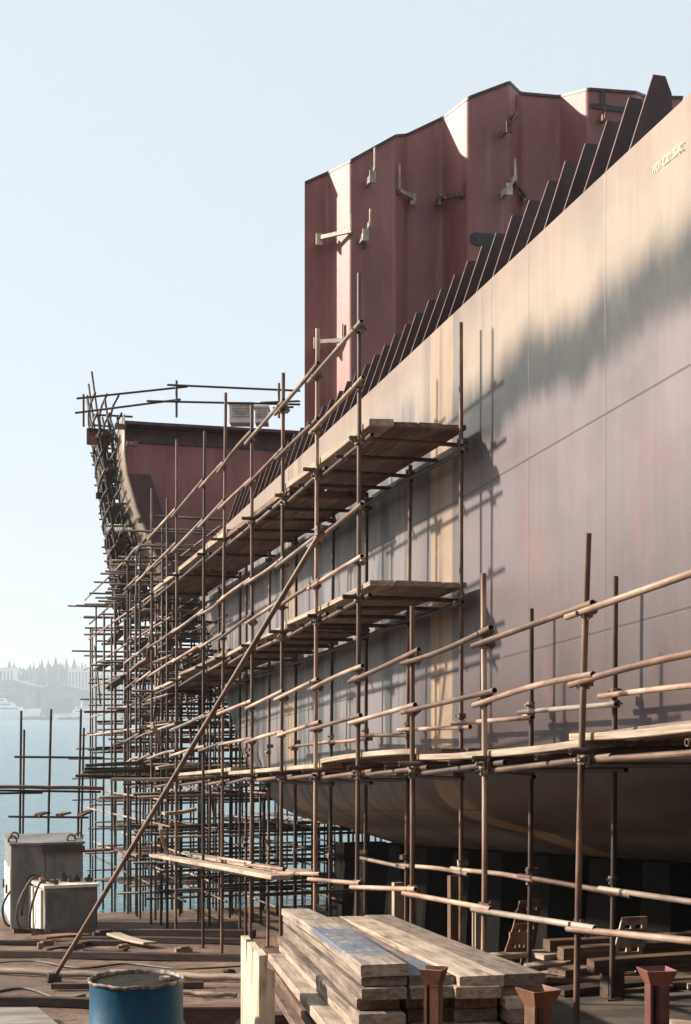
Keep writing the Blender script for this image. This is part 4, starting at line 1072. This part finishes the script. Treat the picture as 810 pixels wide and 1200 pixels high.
# ------------------------------------------------------------------ blocks and shores under the hull
KB = None; nb_ = 0
rowl = {7.5: 'outer', 8.6: 'second', 10.4: 'third', 12.6: 'keel', 14.6: 'far side', 17: 'farther'}
for v in (7.5, 8.6, 10.4, 12.6, 14.6, 17):
    for i in range(24):
        t = -1+1.35*i+(.5 if v in (8.6, 12.6) else 0)+R.uniform(-.1, .1)
        if t > {7.5: 23.5, 8.6: 25, 10.4: 27}.get(v, 28.3): continue
        zb_ = SLAB if t < 12.5 else GZ; zt = -.662 if v > 8 else -.615
        h = zt-zb_-.012; P = ship(t, v, zb_)
        T = thing('keel_block', P, 'dark keel block with timber cap carrying the hull bottom', 'block', 'keel blocks under the hull')
        m = MB(); w = R.uniform(.4, .52); hb = h*.78
        m.add([P+EV*sx*w*(1 if zz == 0 else .8)+ET*sy*.36*(1 if zz == 0 else .85)+UP*hb*zz for zz in (0, 1) for sx, sy in ((-1, -1), (1, -1), (1, 1), (-1, 1))], [(3, 2, 1, 0), (4, 5, 6, 7), (0, 1, 5, 4), (1, 2, 6, 5), (2, 3, 7, 6), (3, 0, 4, 7)])
        build(m, 'concrete_base', M['block'], T)
        m = MB(); m.box(P+UP*(hb+.004+(h-hb)/2), EV*w*.82, ET*.28, UP*(h-hb)/2); build(m, 'timber_cap', M['block'], T)
for x, y0, y1, v, lab, mat in ((466, 1034, 1075, 5.75, 'pale timber shore standing under the bilge', 'plank_pale'), (532, 1026, 1080, 5.9, 'brown timber shore standing under the bilge', 'plank'), (562, 1062, 1100, 5.3, 'short pale timber shore behind the plank stack', 'plank_pale')):
    t, z = on_v(x, y0, v); zb_ = SLAB if t < 12.5 else GZ
    m = MB(); m.box(ship(t, v, (z+zb_)/2), EV*.06, ET*.05, UP*(z-zb_)/2); tag(build(m, 'timber_shore', M[mat], None, False, axes(UP, EV)), lab, 'prop')
def perforated(x, y0, y1, w, v, lab, mat):
    t, z = on_v(x, y0, v); zb_ = SLAB; T = thing('steel_bracket', ship(t, v, zb_), lab, 'bracket'); H = z-zb_
    c0 = ship(t, v, zb_); lean_ = EV*.12
    for s_ in (-1, 0, 1):
        a = c0+EV*w*s_; b = c0+lean_+EV*w*s_*.75+UP*H
        m = MB(); m.box((a+b)/2, (b-a)/2, EV*w*.16, ET*.01); build(m, 'strip', M[mat], T)
    for f in (.02, .45, .72, .98):
        c_ = c0+lean_*f+UP*H*f; m = MB(); m.box(c_-ET*.002, EV*w*(1.15-.28*f), UP*H*(.06 if f != .72 else .14), ET*.013); build(m, 'cross_strip', M[mat], T)
perforated(608, 1058, 1120, .13, 5.7, 'pink primed perforated steel bracket leaning under the hull', 'red_primer')
perforated(728, 1078, 1180, .13, 5.6, 'tan perforated steel bracket leaning behind the inner scaffold pole', 'bracket')
perforated(598, 1085, 1130, .1, 5.2, 'small perforated steel bracket below the pink one', 'orange_rust')
for j in range(26):
    v = R.uniform(5.3, 6.6); t = R.uniform(6.5, 11.8); L = R.uniform(.5, 1.6); a = R.uniform(-.5, .5)
    P = ship(t, v, SLAB+.015+.05*(j % 3)); d = (EV*math.cos(a)+ET*math.sin(a))*L/2
    o = board('timber_offcut', P-d, P+d, R.uniform(.1, .2), .045, M[R.choice(['plank', 'plank_dark', 'plank_pale', 'plank'])])
    tag(o, 'timber offcut lying in the clutter on the berth under the hull', 'timber', 'timber offcuts under the hull')
for j, (x0, y0, x1, y1, v) in enumerate(((655, 1150, 800, 1157, 5.2), (640, 1164, 760, 1168, 5.4), (690, 1188, 810, 1192, 5.0))):
    t0_, z0_ = on_v(x0, y0, v); P0 = ship(t0_, v, SLAB+.2); 
    o = board('timber_beam', P0, P0+EV*1.6+ET*.1, .14, .1, M['plank']); tag(o, ['brown timber beam at the back of the clutter under the hull', 'brown timber beam amid the clutter under the hull', 'brown timber beam at the front of the clutter under the hull'][j], 'beam')
    for s_ in (.2, 1.4):
        m = MB(); m.box(P0+EV*s_-UP*.1, EV*.07, ET*.07, UP*.098); tag(build(m, 'packing_block', M['plank_dark']), 'dark packing block under a timber beam on the berth', 'timber', 'packing blocks under the beams')

# cables on the yard floor
for j, pts in enumerate(([(-20, 1132), (40, 1128), (95, 1136), (150, 1131), (215, 1137), (300, 1133)], [(60, 1119), (110, 1124), (170, 1118), (240, 1124), (300, 1119)], [(-10, 1165), (30, 1160), (70, 1172), (100, 1168)])):
    hs = hose('cable', [ground_at(x, y)+UP*.018 for x, y in pts], .016)
    tag(build(hs, 'cable', M['rubber'], None, True), ['dark cable winding across the yard behind the blue drum', 'dark cable winding between the scaffold feet and the drum', 'dark cable on the ground by the steel sheet'][j], 'cable')
# added hall, unseen behind the viewer, there to cut the sky light
T = thing('sky_blocker_hall', Vector((-8, -24, 2.2)), 'added unseen brown hall behind the viewer that blocks sky light', 'building')
m = MB(); m.box((-8, -26, 9), (62, 0, 0), (0, 9, 0), (0, 0, 8)); build(m, 'wall', M['red_primer'], T)
m = MB(); m.prism([(-71, -36, 16.8), (-71, -16, 16.8), (-71, -26, 20)], (126, 0, 0)); build(m, 'roof', M['shed_roof'], T, recalc=True)
for j in range(5):
    m = MB(); m.box((-52+22*j, -16.94, 6), (4, 0, 0), (0, .05, 0), (0, 0, 4.6)); build(m, 'door', M['shed'], T)
# ------------------------------------------------------------------ haze
m = MB(); m.box((0, 1100, 36), (2300, 0, 0), (0, 1300, 0), (0, 0, 38.5))
hz = build(m, 'haze', [bpy.data.materials.new('haze_air')]); hz['kind'] = 'stuff'
hm = hz.data.materials[0]; hm.use_nodes = True; nt = hm.node_tree
nt.nodes.remove(nt.nodes['Principled BSDF']); pv = nt.nodes.new('ShaderNodeVolumePrincipled')
pv.inputs['Color'].default_value = (.82, .89, .97, 1); pv.inputs['Density'].default_value = .00034; pv.inputs['Anisotropy'].default_value = .2
nt.links.new(pv.outputs[0], nt.nodes['Material Output'].inputs['Volume'])

# ------------------------------------------------------------------ light
SUN = Vector((-1.128, .285, .561)).normalized()
elev = math.asin(SUN.z); azim = math.atan2(SUN.x, SUN.y)
w = bpy.data.worlds.new('World'); sc.world = w; w.use_nodes = True; nt = w.node_tree
sky = nt.nodes.new('ShaderNodeTexSky'); sky.sky_type = 'NISHITA'; sky.sun_disc = False
sky.sun_elevation = elev; sky.sun_rotation = azim; sky.air_density = .8; sky.dust_density = 2.2; sky.ozone_density = .3
bg = nt.nodes['Background']; veil = nt.nodes.new('ShaderNodeMix'); veil.data_type = 'RGBA'; veil.inputs[0].default_value = .8
nt.links.new(sky.outputs[0], veil.inputs[6]); veil.inputs[7].default_value = (4.4, 4.77, 5.02, 1)   # thin bright haze over the whole sky
nt.links.new(veil.outputs[2], bg.inputs['Color']); bg.inputs['Strength'].default_value = .1
ld = bpy.data.lights.new('sun', 'SUN'); ld.energy = 5.0; ld.angle = math.radians(1.8); ld.color = (1, .89, .75)
lo = bpy.data.objects.new('sun', ld); COL.objects.link(lo); lo.rotation_euler = SUN.to_track_quat('Z', 'Y').to_euler(); lo.location = SUN*30

# ------------------------------------------------------------------ camera and output
cd = bpy.data.cameras.new('camera'); cd.sensor_fit = 'VERTICAL'; cd.sensor_height = 36; cd.lens = F/1200*36
cd.shift_y = (HOR-600)/1200; cd.clip_end = 6000; cd.clip_start = .05
co = bpy.data.objects.new('camera', cd); COL.objects.link(co); co.location = (0, 0, CZ); co.rotation_euler = (math.radians(90), 0, 0)
sc.camera = co
sc.view_settings.view_transform = 'Standard'; sc.view_settings.look = 'None'; sc.view_settings.exposure = .95; sc.view_settings.gamma = 1
sc.render.engine = 'CYCLES'; sc.cycles.use_denoising = True
sc.cycles.volume_bounces = 1; sc.cycles.max_bounces = 8; sc.cycles.caustics_reflective = False; sc.cycles.caustics_refractive = False
